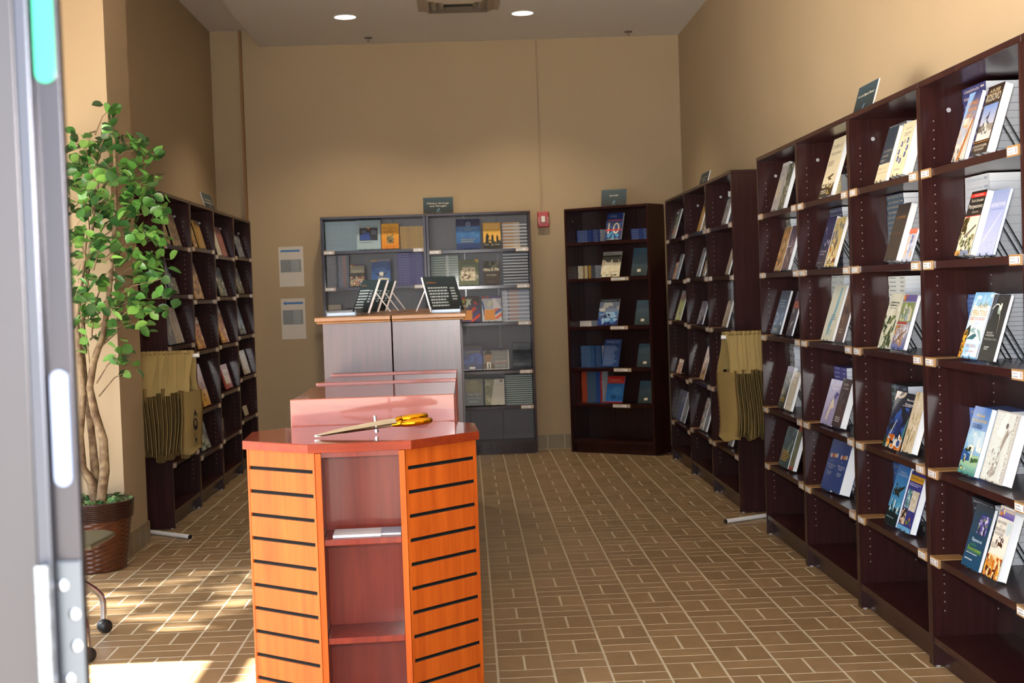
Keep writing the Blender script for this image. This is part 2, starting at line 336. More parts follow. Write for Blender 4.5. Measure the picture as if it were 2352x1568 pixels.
ART = {
 'commando': [('r',0,0,1,1,('3b3f78','d9cfc0')),('p',[(0,.45),(.5,1),(0,1)],'8fb4e0'),('m',0,.2,1,.62,26,.16,['c9b8a8','e6ded2','a8b4c8','d8c8b4'],1),('p',[(.35,0),(.55,0),(.98,.6),(.9,.62)],'7a3018'),('p',[(.42,0),(.5,0),(.95,.55),(.93,.58)],'e0902c'),('m',0,0,.45,.2,14,.09,['5a5650','d8d2c8','86807a'],2),('t','AIR COMMANDOS',.55,.83,.8,.06,'f0a032'),('t','OVER FIRE',.6,.74,.7,.055,'f0a032'),('t','AND SMOKE',.45,.65,.5,.05,'f0a032'),('t','1950s',.38,.5,.4,.05,'f0a032')],
 'kosovo': [('r',0,0,1,1,'35281f'),('r',.06,.2,.94,.72,('6a8cc8','d8d0c8')),('m',.06,.32,.94,.42,20,.2,['6c665e','8c8478','54504a'],3),('t','A-10s OVER',.5,.92,.62,.06,'e8d8b0'),('t','KOSOVO',.5,.82,.86,.11,'f0e6c8'),('l',.02,.88,.98,.88,.001,'c88030'),('p',[(.3,.5),(.55,.58),(.5,.48),(.7,.42),(.5,.43),(.45,.52)],'22242a'),('p',[(.5,.58),(.56,.62),(.53,.5)],'30323a'),('m',.3,.28,.75,.45,16,.1,['3a3632','d8d2c8','9a9488'],4),('t','THE VICTORY OF AIRPOWER',.5,.27,.6,.04,'e0e0e0'),('t','OVER A FIELDED ARMY',.5,.22,.55,.035,'e0e0e0'),('l',.02,.17,.98,.17,.0015,'d88a30'),('t','AS TOLD BY THE AIRMEN',.5,.11,.86,.035,'d8d0c0'),('t','WHO FOUGHT',.5,.06,.6,.035,'d8d0c0')],
 'perspect': [('r',0,0,1,1,'26221e'),('r',0,0,1,.6,'e8e2c8'),('r',.03,.9,1,.96,'d83424'),('t','FROM THE CAMPAIGN',.55,.93,.6,.022,'f4e8e0'),('t',"The Air Commanders'",.55,.85,.8,.05,'ece4cc'),('t','Perspectives',.52,.75,.9,.085,'f6f0dc'),('t','EDITED VOLUME',.6,.665,.4,.022,'e0d8c0'),('l',0,.605,1,.605,.0022,'e03020'),('p',[(.02,.58),(.35,.6),(.28,.48),(.02,.44)],'4a3c1c'),('m',0,.32,.35,.58,20,.11,['3a3214','6a5420','8a7838','2a2410'],5),('p',[(.3,.3),(.9,.47),(.92,.44),(.35,.26)],'6a645a'),('m',0,.0,.95,.32,54,.1,FL,6),('m',.5,.05,.9,.3,14,.08,['303428','e8e0cc','6a7048'],7),('r',0,0,.45,.06,'c08a3a'),('r',.35,0,.9,.07,'7c86a4')],
 'aero': [('r',0,0,1,1,('8f9fcb','b8c0ea')),('t','AEROSPACE POWER',.5,.77,.86,.055,'eceaf4'),('t','A CASE IN SIGNAL APPLICATION',.5,.7,.8,.022,'6470c4'),('p',[(.1,.22),(.88,.66),(.9,.66),(.45,.38)],'f2e4dc'),('p',[(.0,.13),(.35,.3),(.2,.27)],'f0dcc8'),('m',.3,.02,.9,.2,10,.04,['8a92d8','a0a8e4'],8)],
 'airlift': [('r',0,0,1,1,('79b8e4','e8f0f4')),('m',.05,.78,1,.98,16,.2,['a8d4ee','d8ecf4','8cc4e8'],9),('r',.08,.3,1,.78,'f6f0e8'),('m',.08,.5,1,.8,22,.2,['f8f2e8','f2e4d8','ffffff','eef0f4'],10),('t','Airlift',.62,.8,.5,.1,'b09a20'),('t','OPERATIONS',.5,.68,.86,.09,'b8a030'),('l',.1,.61,.9,.61,.0015,'8a6a50'),('t','WINGS AND DELIVERY',.5,.585,.8,.025,'b83024'),('m',.1,.46,.95,.56,14,.1,['c8d8ec','e4ecf4'],11),('p',[(.2,.4),(.42,.46),(.8,.42),(.98,.26),(.72,.32),(.5,.38)],'8fb4b8'),('p',[(.05,.42),(.25,.5),(.3,.36),(.2,.3)],'20302c'),('p',[(.18,.28),(.55,.28),(.8,.37),(.5,.36)],'2a6470'),('p',[(.5,.42),(.9,.26),(.96,.25),(.62,.44)],'d8e8e8'),('p',[(.0,.4),(.16,.42),(.2,.3),(.15,0),(0,0)],'e0a030'),('m',0,.0,.2,.4,26,.07,['3a3014','f0c848','c88420','5a4818'],12),('r',.2,0,1,.22,('c8e0f0','6ab4e4')),('m',.25,.02,1,.2,14,.2,['9ccdee','d8ecf6','f0e8e4'],13),('t','THE DYNAMICS OF',.55,.19,.5,.022,'a83028'),('t','FORCE PROJECTION',.55,.165,.55,.022,'a83028'),('t','U S AIR BASE',.55,.1,.45,.025,'a83028')],
 'arc': [('r',0,0,1,1,('272b2e','2e3638')),('p',[(0,.62),(.14,.62),(.3,1),(.1,1)],'46505e'),('e',.55,.77,.1,.07,'8aa098'),('e',.6,.8,.07,.05,'d8dcc8'),('e',.62,.83,.05,.04,'f2ecd8'),('l',.1,.78,.3,.85,.004,'e8eae0'),('l',.3,.85,.46,.85,.004,'e8eae0'),('l',.46,.85,.58,.8,.004,'e8eae0'),('l',.62,.76,.72,.62,.003,'c8ccc0'),('l',.72,.62,.76,.42,.002,'a8aca0'),('t','BEYOND',.35,.42,.36,.028,'c8ccc8'),('t','HORIZONS',.4,.38,.52,.028,'c8ccc8'),('t','Fine Space Law',.5,.32,.76,.045,'98a09c'),('x',.25,.16,.55,.22,2,'c0c4c0'),('m',.5,.85,1,.98,12,.012,['d8d8d8','8a9090'],14)],
 'ground': [('r',0,0,1,1,'86b6d8'),('r',0,.62,1,1,('3e6cb4','86a8d4')),('m',0,.35,1,.66,26,.22,['dfe9ea','a8cce0','f0eede','c4dcea'],15),('r',0,.14,1,.3,'9cc09a'),('r',0,0,1,.14,('8ec0a8','3c7c78')),('m',.04,.25,.5,.4,16,.1,['2c3c1c','4c5c2a','1c2c1a'],16),('p',[(.5,.26),(.58,.26),(.62,.42),(.54,.44)],'ece6da'),('p',[(.0,.18),(.5,.2),(.44,.3),(.1,.34),(0,.36)],'2a5a98'),('m',.02,.06,.4,.28,16,.07,['2a5a98','e8c840','18385c','e8e4c8'],17),('m',.6,.18,1,.26,12,.07,['2c4c2c','4c6c38'],18),('t','Airpower',.5,.87,.5,.06,'f0c818',.4),('t','and Ground Armies',.52,.8,.86,.05,'f0c818',.4),('x',.15,.68,.85,.75,3,'26406c')],
 'doctrine': [('r',0,0,1,1,'bdbab2'),('r',.04,.02,.94,.98,'d2d6d0')]+[('p',[(.22,.66),(.42,.98),(.6,.98),(.52,.62)],'dfeae4'),('p',[(.28,.3),(.5,.38),(.46,.62),(.26,.52)],'d6dfda'),('p',[(.5,.28),(.62,.5),(.72,.72),(.66,.76),(.56,.62)],'9c9288'),('l',.58,.56,.82,.76,.004,'8c8278'),('e',.6,.8,.05,.04,'6e655e'),('p',[(.4,.05),(.55,.1),(.62,.3),(.5,.32),(.38,.18)],'a39c94'),('m',.25,.05,.65,.5,28,.06,['a8a49a','8e8880','cfd4cf','e4ece8'],19)],
 'space': [('r',0,0,1,1,('33424c','1f4c6e')),('e',.62,.7,.34,.2,'1f4660'),('e',.62,.7,.3,.18,'3c3c60'),('m',.36,.55,.88,.85,46,.1,['5a50a0','cfc8dc','8a84b8','3c3c50','7a8a68','302c48'],20),('t','Space',.52,.44,.56,.07,'cfeaf4'),('t','and the',.4,.365,.34,.04,'58b05c'),('t','Environment',.52,.3,.76,.07,'9ccf1e'),('l',.15,.25,.95,.25,.001,'58b05c'),('x',.12,.21,.88,.24,1,'c8d0dc'),('x',.12,.11,.6,.15,1,'d0d8e0'),('r',.0,.9,1,1,'3a434a')],
 'maneuver': [('r',0,0,1,1,'f0ecdc'),('r',0,.84,1,1,('b8a8cc','5a4ca0')),('m',0,.86,.35,1,10,.08,FIRE,21),('r',.4,.93,1,.96,'d8c8a8'),('r',.0,.97,1,1,'ece6da'),('e',.85,.72,.16,.1,'cddde0'),('t','AIR POWER',.36,.77,.6,.045,'8c7c84'),('t','AND',.36,.72,.15,.02,'8c7c84'),('t','MANEUVER',.36,.67,.62,.045,'8c7c84'),('t','WARFARE',.36,.61,.56,.045,'8c7c84'),('p',[(.3,.55),(.42,.5),(.7,.5),(.75,.44),(.5,.46),(.36,.52)],'4c2c1c'),('p',[(.45,.6),(.6,.55),(.72,.58),(.6,.52)],'4c2c1c'),('m',.3,.44,.75,.58,10,.05,['4c2c1c','6c4428'],22),('x',.05,.4,.5,.48,4,'a89c94'),('r',0,0,1,.32,('f0dcae','c8741c')),('m',0,0,1,.3,46,.12,['c8641c','8c3814','e8b040','f0dca0','5c2810','d88c30'],23)],
 'effect': [('r',0,0,1,1,'e6d8b4'),('r',0,.33,1,1,'333f4c'),('l',0,.165,1,.165,.0014,'a04028'),('t','AIRPOWER FOR',.55,.56,.8,.045,'b8b0a4'),('t','STRATEGIC',.42,.47,.56,.045,'b8b0a4'),('t','EFFECT',.32,.385,.38,.045,'b8b0a4'),('t','COLIN S. GRAY',.45,.24,.72,.04,'a8a090')],
 'wars': [('r',0,0,1,1,'f0e2bc'),('t','AIRPOWER',.56,.88,.48,.035,'84848c'),('t','&',.56,.84,.05,.02,'84848c'),('t','THREE WARS',.56,.79,.56,.035,'84848c'),('x',.3,.74,.82,.765,1,'9c9494')]+[('e',x,z,.085,.055,'3c4c8c') for x,z in ((.3,.6),(.75,.64),(.2,.46),(.82,.5),(.25,.33),(.76,.38),(.5,.28))]+[('e',x,z,.045,.028,'a8b4d0') for x,z in ((.3,.6),(.75,.64),(.2,.46),(.82,.5),(.25,.33),(.76,.38),(.5,.28))]+[('r',.5,.6,.56,.67,'a8a498'),('x',.25,.1,.75,.14,2,'a09c90')],
 'warfare': [('r',0,0,1,1,'3a3533'),('t','AIR WARFARE',.5,.76,.72,.045,'b87c30'),('t','INTRODUCTION',.5,.48,.6,.025,'9c6430'),('x',.35,.06,.6,.09,1,'7c6454')],
 'booklet': [('r',0,0,1,1,'c8d0e4'),('r',0,.84,1,1,'e07458'),('m',0,.1,1,.8,26,.18,['8494c8','e4ccb8','5870b0','d8a060','ecece8'],24)],
 'silhou': [('r',0,0,1,1,'cfcfb8'),('m',0,.55,1,1,16,.22,['d8d6c2','bebca4','e2e0d0'],25),('m',0,.0,.9,.6,40,.13,['3e5430','54683c','2c4024','6c7c50'],26),('m',.0,.0,.5,.25,14,.06,['e4e4d8','9cac8c'],27),('x',.2,.76,.9,.86,2,'5a6050'),('x',.2,.72,.8,.75,1,'80887a')],
 'mapplane': [('r',0,0,1,1,'8c94a8'),('r',0,.5,1,.86,'7c8c58'),('m',.1,.52,.9,.84,24,.16,['b8b89c','8c9cac','6c8c44','c8c4ac'],28),('r',0,.88,1,1,'5c5490'),('m',0,.86,.35,1,8,.08,FIRE,29),('r',.0,.46,.75,.5,'a83a34'),('r',0,0,1,.45,('b8b4b4','4c5c9c')),('m',.0,.05,1,.44,30,.12,['8c5c34','d8ccb8','b88c54','c8ccd8'],30),('l',.1,.1,.9,.36,.006,'7c5030'),('l',.3,.36,.7,.08,.005,'8c6038')],
 'horizon': [('r',0,0,1,1,'151a28'),('m',0,.2,.9,.75,34,.2,['1c2c64','284488','14203c','2c54a0'],31),('e',.25,1,.3,.12,'c8b8a0'),('e',.2,1.02,.24,.1,'4a3c34'),('p',[(0,.82),(0,1),(.3,1)],'e4dcd0'),('t','Beyond',.82,.88,.34,.05,'f0f0f0'),('t','Horizons',.8,.81,.4,.05,'f0f0f0'),('x',.5,.76,.98,.79,1,'b8b8c8'),('p',[(.12,.12),(.2,.12),(.42,.5),(.4,.52)],'b8c4cc'),('p',[(.8,.15),(.95,.2),(1,.6),(.96,.6)],'4a7c7c'),('m',.15,.0,.95,.28,34,.12,['f0c060','e89030','f4ecdc','c86018','b8ccd0'],32),('e',.78,.12,.12,.08,'e8e8e8'),('e',.78,.12,.09,.06,'34508c'),('r',0,0,.15,.2,'1c3c2c')],
 'parch': [('r',0,0,1,1,'d6c9ac'),('m',0,.0,1,1,34,.16,['c8b894','dcd0b4','b8a67c','e4dac4'],33),('m',.2,.1,.8,.6,18,.09,['9c8a5c','b09c70'],34)],
 'lightning': [('r',0,0,1,1,('2a6cb8','58b4dc')),('r',0,0,1,.28,'0e2222'),('m',0,.2,1,.42,20,.14,['58b4dc','2c7ca8','14404c','c8e4ec'],35),('t','American',.55,.88,.5,.04,'c8dcec'),('t','COUNTERPOWER',.55,.83,.8,.04,'c8dcec'),('p',[(.1,.56),(.5,.6),(.9,.68),(.92,.64),(.6,.54),(.7,.46),(.4,.5)],'282c20'),('m',.1,.48,.6,.68,14,.08,['383c28','584c38','1c2420'],36),('x',.1,.1,.75,.14,1,'7c9ca0')],
 'gulf': [('r',0,0,1,1,'3c3c8c'),('r',0,.84,1,.95,'d8a020'),('t','Coming the Gulf',.5,.895,.84,.05,'3c2c50'),('x',.06,.76,.9,.82,2,'d0ccec'),('r',.1,.38,.42,.7,'6c9cb0'),('m',.1,.38,.42,.7,14,.1,['c8e0d8','3c7c7c','8cb0b8'],37),('r',.46,.36,.96,.7,'d8d0bc'),('m',.46,.36,.96,.7,14,.1,['c4baa0','ece6d4'],38),('r',.04,.1,.42,.36,'e0c8b0'),('m',.04,.1,.42,.36,14,.08,['2c2420','7c6450'],39),('m',.5,.12,.9,.32,10,.07,['3c7c50','c87c3c'],40),('r',0,0,1,.08,'6cb0e0')],
 'cradle': [('r',0,0,1,1,'ece0bc'),('t','Cradle of',.45,.86,.78,.075,'50463c'),('t','Airpower',.5,.73,.8,.08,'50463c'),('x',.12,.52,.6,.62,3,'8c8070'),('p',[(.3,.33),(.75,.38),(.78,.35),(.55,.31),(.76,.28),(.5,.27),(.4,.31)],'5a4c30'),('r',0,0,1,.16,'3c3020'),('m',0,.12,1,.22,16,.08,['4c3c24','6c5838','3c3020'],41),('m',.6,.02,.9,.2,8,.06,['d8b040','e8d070'],42),('x',.1,.05,.55,.12,2,'d8d0bc')],
 'navyplane': [('r',0,0,1,1,('2c2c58','24243c')),('m',.1,.4,.9,.9,20,.12,['34406c','1c1c34','4c4c80','b8b8c8'],43),('t','The Command',.45,.3,.7,.045,'d0d0dc'),('t','of the Air',.4,.24,.5,.04,'d0d0dc'),('x',.1,.06,.6,.09,1,'b0b0c0')],
 'yellowbi': [('r',0,0,1,1,'d2b878'),('m',0,.4,1,1,26,.18,['8c8c54','a89c60','6c6c7c','c8b480'],44),('m',0,.05,1,.5,30,.12,['a84828','e8dcb0','5c3c2c','dcb458','f0e8cc'],45),('x',.1,.05,.8,.12,2,'5c4428')],
 'mapblue': [('r',0,0,1,1,'dcdcc8'),('p',[(.3,.3),(.5,.5),(.62,.95),(.74,.95),(.72,.6),(.5,.2),(.35,.05)],'7cb4c4'),('x',.4,.36,.85,.48,3,'6c94a0'),('x',.3,.1,.8,.2,3,'8cb0b4')],
 'brownface': [('r',0,0,1,1,'5c4c4c'),('m',0,.3,1,1,24,.16,['6c5450','483c40','8c6c58','3c3438'],46),('x',.2,.15,.8,.25,2,'a89c94')],
 'lavender': [('r',0,0,1,1,'a8a4cc'),('m',0,.6,1,1,10,.2,['b4b0d4','9c98c4'],47),('t','LEADERSHIP',.6,.88,.7,.05,'e8e4f0'),('t','AIRMEN',.55,.8,.6,.05,'e8e4f0'),('p',[(.75,.75),(1,.7),(.7,.55),(.45,.52)],'4c4494'),('p',[(.35,.1),(.5,.5),(.62,.64),(.85,.4),(.6,.36),(.5,.12)],'efe4cc')],
 'shadow': [('r',0,0,1,1,'45393a'),('t','DANGER',.45,.88,.5,.05,'dcd4d0'),('t','IN THE AIR',.5,.8,.6,.045,'dcd4d0'),('m',.2,.35,.8,.7,20,.14,['5c5254','35292c','78706e'],48),('x',.2,.1,.8,.22,3,'c8c0bc')],
 'joint': [('r',0,0,1,1,'2e4a8e')]+[('e',x,z,.09,.045,c) for x,z,c in ((.25,.68,'d8c8b0'),(.45,.69,'b85030'),(.62,.7,'d8a040'),(.8,.71,'e0dcd0'))]+[('t','Joint',.45,.58,.2,.025,'c8ccdc'),('t','MILITARY OPERATIONS',.48,.5,.76,.035,'d0d4e0'),('t','REVIEW',.48,.45,.4,.035,'d0d4e0'),('x',.25,.3,.75,.38,3,'a8b0c8')],
 'portrait': [('r',0,0,1,1,'b8b4b0'),('m',.1,.1,.9,.9,20,.16,['a8a4a4','d0ccc4','98949c'],49),('e',.35,.45,.25,.2,'d8ccb0'),('m',.2,.3,.6,.55,8,.08,['dcd0b4','c8b898'],50),('r',0,.93,1,1,'e4e4e0')],
 'camo': [('r',0,0,1,1,'5c6450'),('m',0,0,1,1,40,.14,['4c5440','7c7c64','343c2c','a89c8c','e4dcd0'],51)],
 'orange': [('r',0,0,1,1,'b88c54'),('m',0,.1,1,.9,26,.16,['d89c4c','8c5c30','e8c88c','5c4430'],52),('x',.1,.04,.9,.12,2,'f0e4cc')],
 'violet': [('r',0,0,1,1,'5c4c60'),('m',0,.1,1,.95,26,.16,['6c5c70','443c50','a89ca4','7c6c7c'],53),('x',.1,.5,.8,.56,1,'c8c0c4')],
 'bluesky': [('r',0,0,1,1,('2c3c50','7c98b8')),('x',.2,.6,.8,.8,3,'9cacbc'),('m',.1,.2,.9,.5,20,.14,['dce4ec','8ca4c4','5c7c9c'],54),('r',0,0,1,.2,'3c5c70'),('x',.2,.06,.7,.14,2,'c8d0b8')],
 'navyman': [('r',0,0,1,1,('2c2c50','3c4458')),('r',.1,.62,1,.78,'a85c50'),('m',.2,.1,.8,.6,16,.12,['5c6468','c8ccc8','384048'],55)],
 'gryel': [('r',0,0,1,1,'343c34'),('m',0,.3,1,.8,26,.14,['5c7c50','8c7c40','c8b880','243028'],56),('r',0,.88,1,1,'6c5c9c'),('x',.1,.14,.9,.26,3,'d8b830')],
 'blank': [('r',0,0,1,1,'e2ddcb'),('r',.15,.15,.85,.16,'6c6c94'),('r',.15,.85,.85,.86,'6c6c94'),('r',.15,.15,.18,.86,'9c9488'),('r',.82,.15,.85,.86,'9c9488'),('x',.3,.66,.7,.69,1,'9c948c')],
 'yeltext': [('r',0,0,1,1,'3c5458'),('m',0,.3,1,1,30,.14,['4c6c6c','2c3c3c','8ca49c','5c7c74'],57),('x',.1,.14,.9,.42,5,'e0a820')],
 'redtop': [('r',0,0,1,1,'7c8468'),('m',0,.1,1,.85,24,.14,['6c7c5c','a09c80','4c5444'],58),('r',0,.88,1,1,'b84438'),('r',0,0,1,.07,'b84438')],
 'grey': [('r',0,0,1,1,'8c9098'),('m',0,.1,1,.95,20,.16,['a4a8ac','6c747c','c8ccc8'],59)],
 'tan': [('r',0,0,1,1,'b8a88c'),('m',0,.1,1,.95,20,.16,['c8b89c','9c8c70','e0d8c8'],60)],
 'gred': [('r',0,0,1,1,'9ca48c'),('m',0,.45,1,.75,12,.14,['2c4c44','3c5c50'],61),('m',0,.15,1,.42,12,.14,['b8442c','d86c3c'],62)],
 'lime': [('r',0,0,1,1,'b4b824'),('r',0,.7,1,1,'a86c3c'),('r',0,.86,1,1,'c8c4b8'),('m',.2,.1,.8,.4,10,.1,['f0f0e0','3c3c2c'],63)],
 'fire': [('r',0,0,1,1,'c88434'),('m',0,0,1,.95,26,.16,FIRE,64),('r',0,.8,1,.9,'e8e0cc')],
 'multi': [('r',0,0,1,1,'c8ccc0'),('m',0,0,1,1,34,.14,MIXC,65)],
 'navy': [('r',0,0,1,1,'2c3468'),('x',.1,.6,.9,.8,3,'c8b8a8')],
 'ssq10': [('r',0,0,1,1,'24386e'),('p',[(.5,.35),(.1,.15),(.25,.05),(.5,.3),(.4,0),(.6,0),(.5,.3),(.75,.05),(.9,.15)],'4c9ccc'),('p',[(.5,.4),(0,.55),(0,.65),(.5,.45),(1,.68),(1,.55)],'2c5ca4'),('t','SSQ',.4,.87,.4,.08,'9ca4b4'),('r',.08,.71,.95,.735,'c83430'),('t','10',.5,.42,.72,.42,'e8dcc4'),('r',0,.33,1,.38,'d82c28'),('r',.2,.0,.9,.02,'d0d4dc')],
 'aspj': [('r',0,0,1,1,'e6dcba'),('r',0,.86,1,1,'9c9c94'),('r',0,.62,1,.86,'383830'),('m',0,.56,1,.68,10,.2,['2c2c28','4c4838','c8c0a0'],66),('m',0,.1,1,.55,16,.2,['ece2c4','d8cca8','f2ecd8'],67),('t','ASPJ',.35,.92,.4,.07,'4c4c50'),('m',0,0,1,.1,10,.1,['6c6850','8c8870'],68)],
 'journal': [('r',0,0,1,1,('8c98a4','30448c')),('r',0,.88,1,1,'1c2c34'),('m',0,.4,1,.86,16,.3,['b8bcb8','7c8ca8','ced0c8'],69),('m',0,0,1,.5,30,.2,['2c4ca0','4c8cc4','1c2c6c','9cc4e0'],70),('x',.1,.92,.9,.96,1,'8ca0ac')],
 'ssq': [('r',0,0,1,1,'25457c'),('t','SSQ',.3,.9,.36,.08,'a8b4cc'),('x',.45,.84,.95,.96,3,'6c84b0'),('x',.06,.06,.85,.78,12,'7c94bc')],
 'redblue': [('r',0,0,1,1,'2a6cb0'),('r',0,.72,1,1,'b82c28'),('r',0,0,1,.035,'c82c28'),('x',.12,.78,.9,.9,2,'e07c60'),('e',.6,.45,.28,.18,'3c7cb8'),('m',.3,.12,1,.28,8,.2,['225c9c','1c5088'],71)],
 'cardb': [('r',0,0,1,1,('3c5c70','23302f')),('x',.2,.55,.9,.8,4,'48545c'),('r',.38,.14,.6,.24,'d8ccb8')],
 'nation': [('r',0,0,1,1,'9fb9c4'),('r',.12,.3,.88,.74,'232a38'),('p',[(.15,.32),(.6,.32),(.5,.6),(.15,.5)],'2c4c9c'),('p',[(.42,.74),(.56,.74),(.5,.66)],'c87c2c'),('x',.6,.5,.85,.66,4,'8c98ac'),('x',.2,.56,.42,.66,3,'7c8cac'),('t','In Service to the Nation',.5,.8,.8,.045,'48585f'),('x',.15,.22,.85,.26,1,'5c6c74')],
 'orangelion': [('r',0,0,1,1,('e8ac28','e0861c')),('t','The',.5,.9,.15,.03,'4c3818'),('t','REVOLUTIONARY',.5,.82,.8,.05,'5c4018'),('t','AIR',.5,.75,.25,.045,'4c3818'),('x',.15,.62,.85,.7,2,'8c6020'),('e',.5,.36,.2,.16,'7c7048'),('m',.3,.2,.7,.56,22,.09,['8c8460','4c4830','b4a878','342c20'],72),('t','MILITARY LEADERS',.5,.08,.6,.03,'6c4410')],
 'crowd': [('r',0,0,1,1,'9c9c8c'),('r',0,.94,1,1,'54486c'),('m',0,.9,.3,1,5,.08,FIRE,73),('r',0,.35,1,.62,'34363c'),('m',0,.3,1,.62,14,.16,['2c2e34','44403c'],74),('x',.1,.68,.9,.76,2,'c8c8b8'),('m',0,0,1,.45,44,.1,['b86c48','4c3028','d8b89c','3c4c84','8c4430','e0ccb4'],75)],
 'eagle': [('r',0,0,1,1,('2c5c9c','2460ac')),('r',0,.92,1,1,'8c8c9c'),('m',0,.9,.4,1,5,.08,['c8a860','a87c40'],76),('x',.2,.58,.8,.7,2,'5c8ccc'),('p',[(.12,.48),(.4,.44),(.6,.44),(.9,.5),(.62,.36),(.4,.36)],'2c2824'),('e',.52,.44,.12,.08,'d8dcd8'),('p',[(.1,.16),(.5,.3),(.92,.26),(.9,.2),(.52,.22),(.12,.12)],'e0dcc0'),('m',.35,.3,.65,.44,8,.06,['34302c','c8c4b0'],77),('x',.25,.06,.8,.12,1,'4c8cd0')],
 'strategy': [('r',0,0,1,1,'1f3c74'),('r',0,.2,1,.76,('3470b0','2c64a4')),('m',.1,.4,.95,.66,10,.16,['4c84bc','3c74b0'],78),('r',0,.76,1,1,'1c2854'),('e',.5,.83,.1,.08,'8c9cb8'),('e',.5,.83,.07,.055,'4c5c84'),('t','AIR UNIVERSITY STRATEGY',.5,.69,.78,.03,'b8a848'),('t','PAPERS',.5,.64,.3,.025,'b8a848'),('t','RESEARCH REPORT',.5,.32,.6,.04,'b8a848'),('x',.2,.22,.85,.28,1,'a8a060'),('l',.02,.18,.98,.18,.001,'7c8c6c')],
 'attitudes': [('r',0,0,1,1,('e0a83c','e8b858')),('r',0,0,1,.22,'22241f'),('m',0,.2,1,.34,12,.14,['3c5048','2c3c34','34443c'],79),('t','ATTITUDES',.5,.9,.8,.07,'e8d8a0'),('t',"AREN'T FREE",.5,.81,.8,.07,'e8d8a0'),('x',.1,.7,.9,.75,1,'c89c4c'),('p',[(.12,.22),(.14,.46),(.2,.58),(.26,.58),(.3,.5),(.36,.5),(.3,.4),(.3,.22)],'1c1c18'),('p',[(.46,.22),(.46,.44),(.52,.56),(.58,.5),(.6,.22)],'1c1c18'),('p',[(.76,.22),(.74,.42),(.8,.54),(.86,.42),(.88,.22)],'1c1c18'),('x',.05,.12,.35,.16,1,'d0ccc0'),('x',.65,.12,.95,.16,1,'d0ccc0'),('e',.5,.13,.06,.045,'8c8478')],
 'greenbk': [('r',0,0,1,1,'6f7c62'),('p',[(.78,1),(1,1),(1,.86)],'e0c020'),('t','DIRECTION',.5,.86,.66,.06,'5c4c5c'),('t','OF FLIGHT',.5,.75,.5,.05,'b4bca4'),('r',.1,.18,.84,.7,'dcd2b8'),('m',.1,.18,.84,.7,26,.12,['b8a888','8c7860','f0ead8','6c5844'],80),('r',.84,.25,1,.4,'a8a894'),('r',0,.25,.1,.4,'a8a894')],
 'bomber': [('r',0,0,1,1,'38312e'),('r',0,.55,1,1,'4c5048'),('m',0,.7,1,1,16,.2,['5c6054','3c4038','787c6c'],81),('m',0,.58,.95,.72,12,.12,['d8ccac','ece4cc','b8a888'],82),('t','BOMBER',.5,.4,.6,.08,'b4aca0'),('x',.15,.28,.85,.31,1,'5c5450'),('x',.25,.1,.7,.13,1,'7c746c')],
 'dance': [('r',0,0,1,1,'40345c'),('r',0,.72,1,1,'3c2c30'),('m',0,.6,.4,.98,10,.12,['d8c030','c83028','8ca040'],83),('p',[(.25,.62),(.4,.92),(.5,.86),(.6,.92),(.52,.78),(.56,.64),(.44,.7),(.34,.55)],'c8d8c0'),('p',[(.35,0),(1,.32),(1,.2),(.6,0)],'d83c1c'),('p',[(.5,.42),(.7,.62),(.85,.5),(.6,.36)],'d03824'),('p',[(.3,0),(.5,0),(1,.4),(1,.5)],'4c3c7c'),('m',.6,.6,1,.85,6,.12,['c83c2c','3c3450'],84),('r',.08,.08,.6,.46,'d88a30')],
 'dance2': [('r',0,0,1,1,'c8ccd4'),('r',0,.9,1,1,'5c5484'),('m',0,.9,.4,1,5,.08,FIRE,85),('m',0,.65,.6,.88,10,.1,['c8c840','a8b4c0','d8d8d0'],86),('p',[(.25,.62),(.35,.86),(.45,.8),(.6,.84),(.5,.7),(.4,.56)],'dfe4d4'),('p',[(.5,.36),(.8,.6),(.95,.52),(.64,.34)],'d86034'),('p',[(.55,.3),(.95,.52),(1,.4),(.66,.24)],'34589c'),('p',[(.6,.12),(1,.34),(1,.2),(.75,.08)],'d8602c'),('p',[(.6,.5),(.55,.9),(.7,.9),(1,.5)],'f0f0f0'),('p',[(.1,.2),(.0,.8),(.05,.8),(.2,.3)],'34589c'),('r',.12,.06,.66,.46,'dc9034')],
 'bluecd': [('r',0,0,1,1,'24386c'),('r',0,.84,1,1,'1c2044'),('t','LEADERSHIP',.5,.74,.76,.06,'a89c3c'),('m',0,.25,1,.68,16,.24,['2c50a0','3c64b4','24448c'],87),('r',.3,.06,.6,.14,'e4e4e4'),('r',0,.0,1,.04,'8c8ca0')],
 'manpic': [('r',0,0,1,1,'6c7074'),('r',0,0,1,.06,'b4b4b0'),('r',.95,0,1,1,'b4b4b0'),('e',.2,.6,.14,.3,'8c6844'),('p',[(.04,.72),(.1,.94),(.22,1),(.32,.9),(.34,.72),(.28,.8),(.12,.8)],'201c18'),('p',[(.0,.06),(.02,.3),(.12,.42),(.3,.42),(.42,.24),(.46,.06)],'4c3c1c'),('p',[(.14,.06),(.12,.4),(.3,.4),(.28,.06)],'d8d8d0'),('p',[(.19,.06),(.2,.34),(.24,.34),(.25,.06)],'2c2820'),('t','A DISCUSSION',.68,.84,.48,.12,'8c887c'),('t','OF ETHICS',.68,.64,.46,.12,'9c988c'),('t','AND POWER',.68,.42,.46,.12,'c8c4b4'),('t','PART ONE',.66,.2,.4,.1,'c8c4b4'),('r',.42,.32,.94,.35,'a85450')],
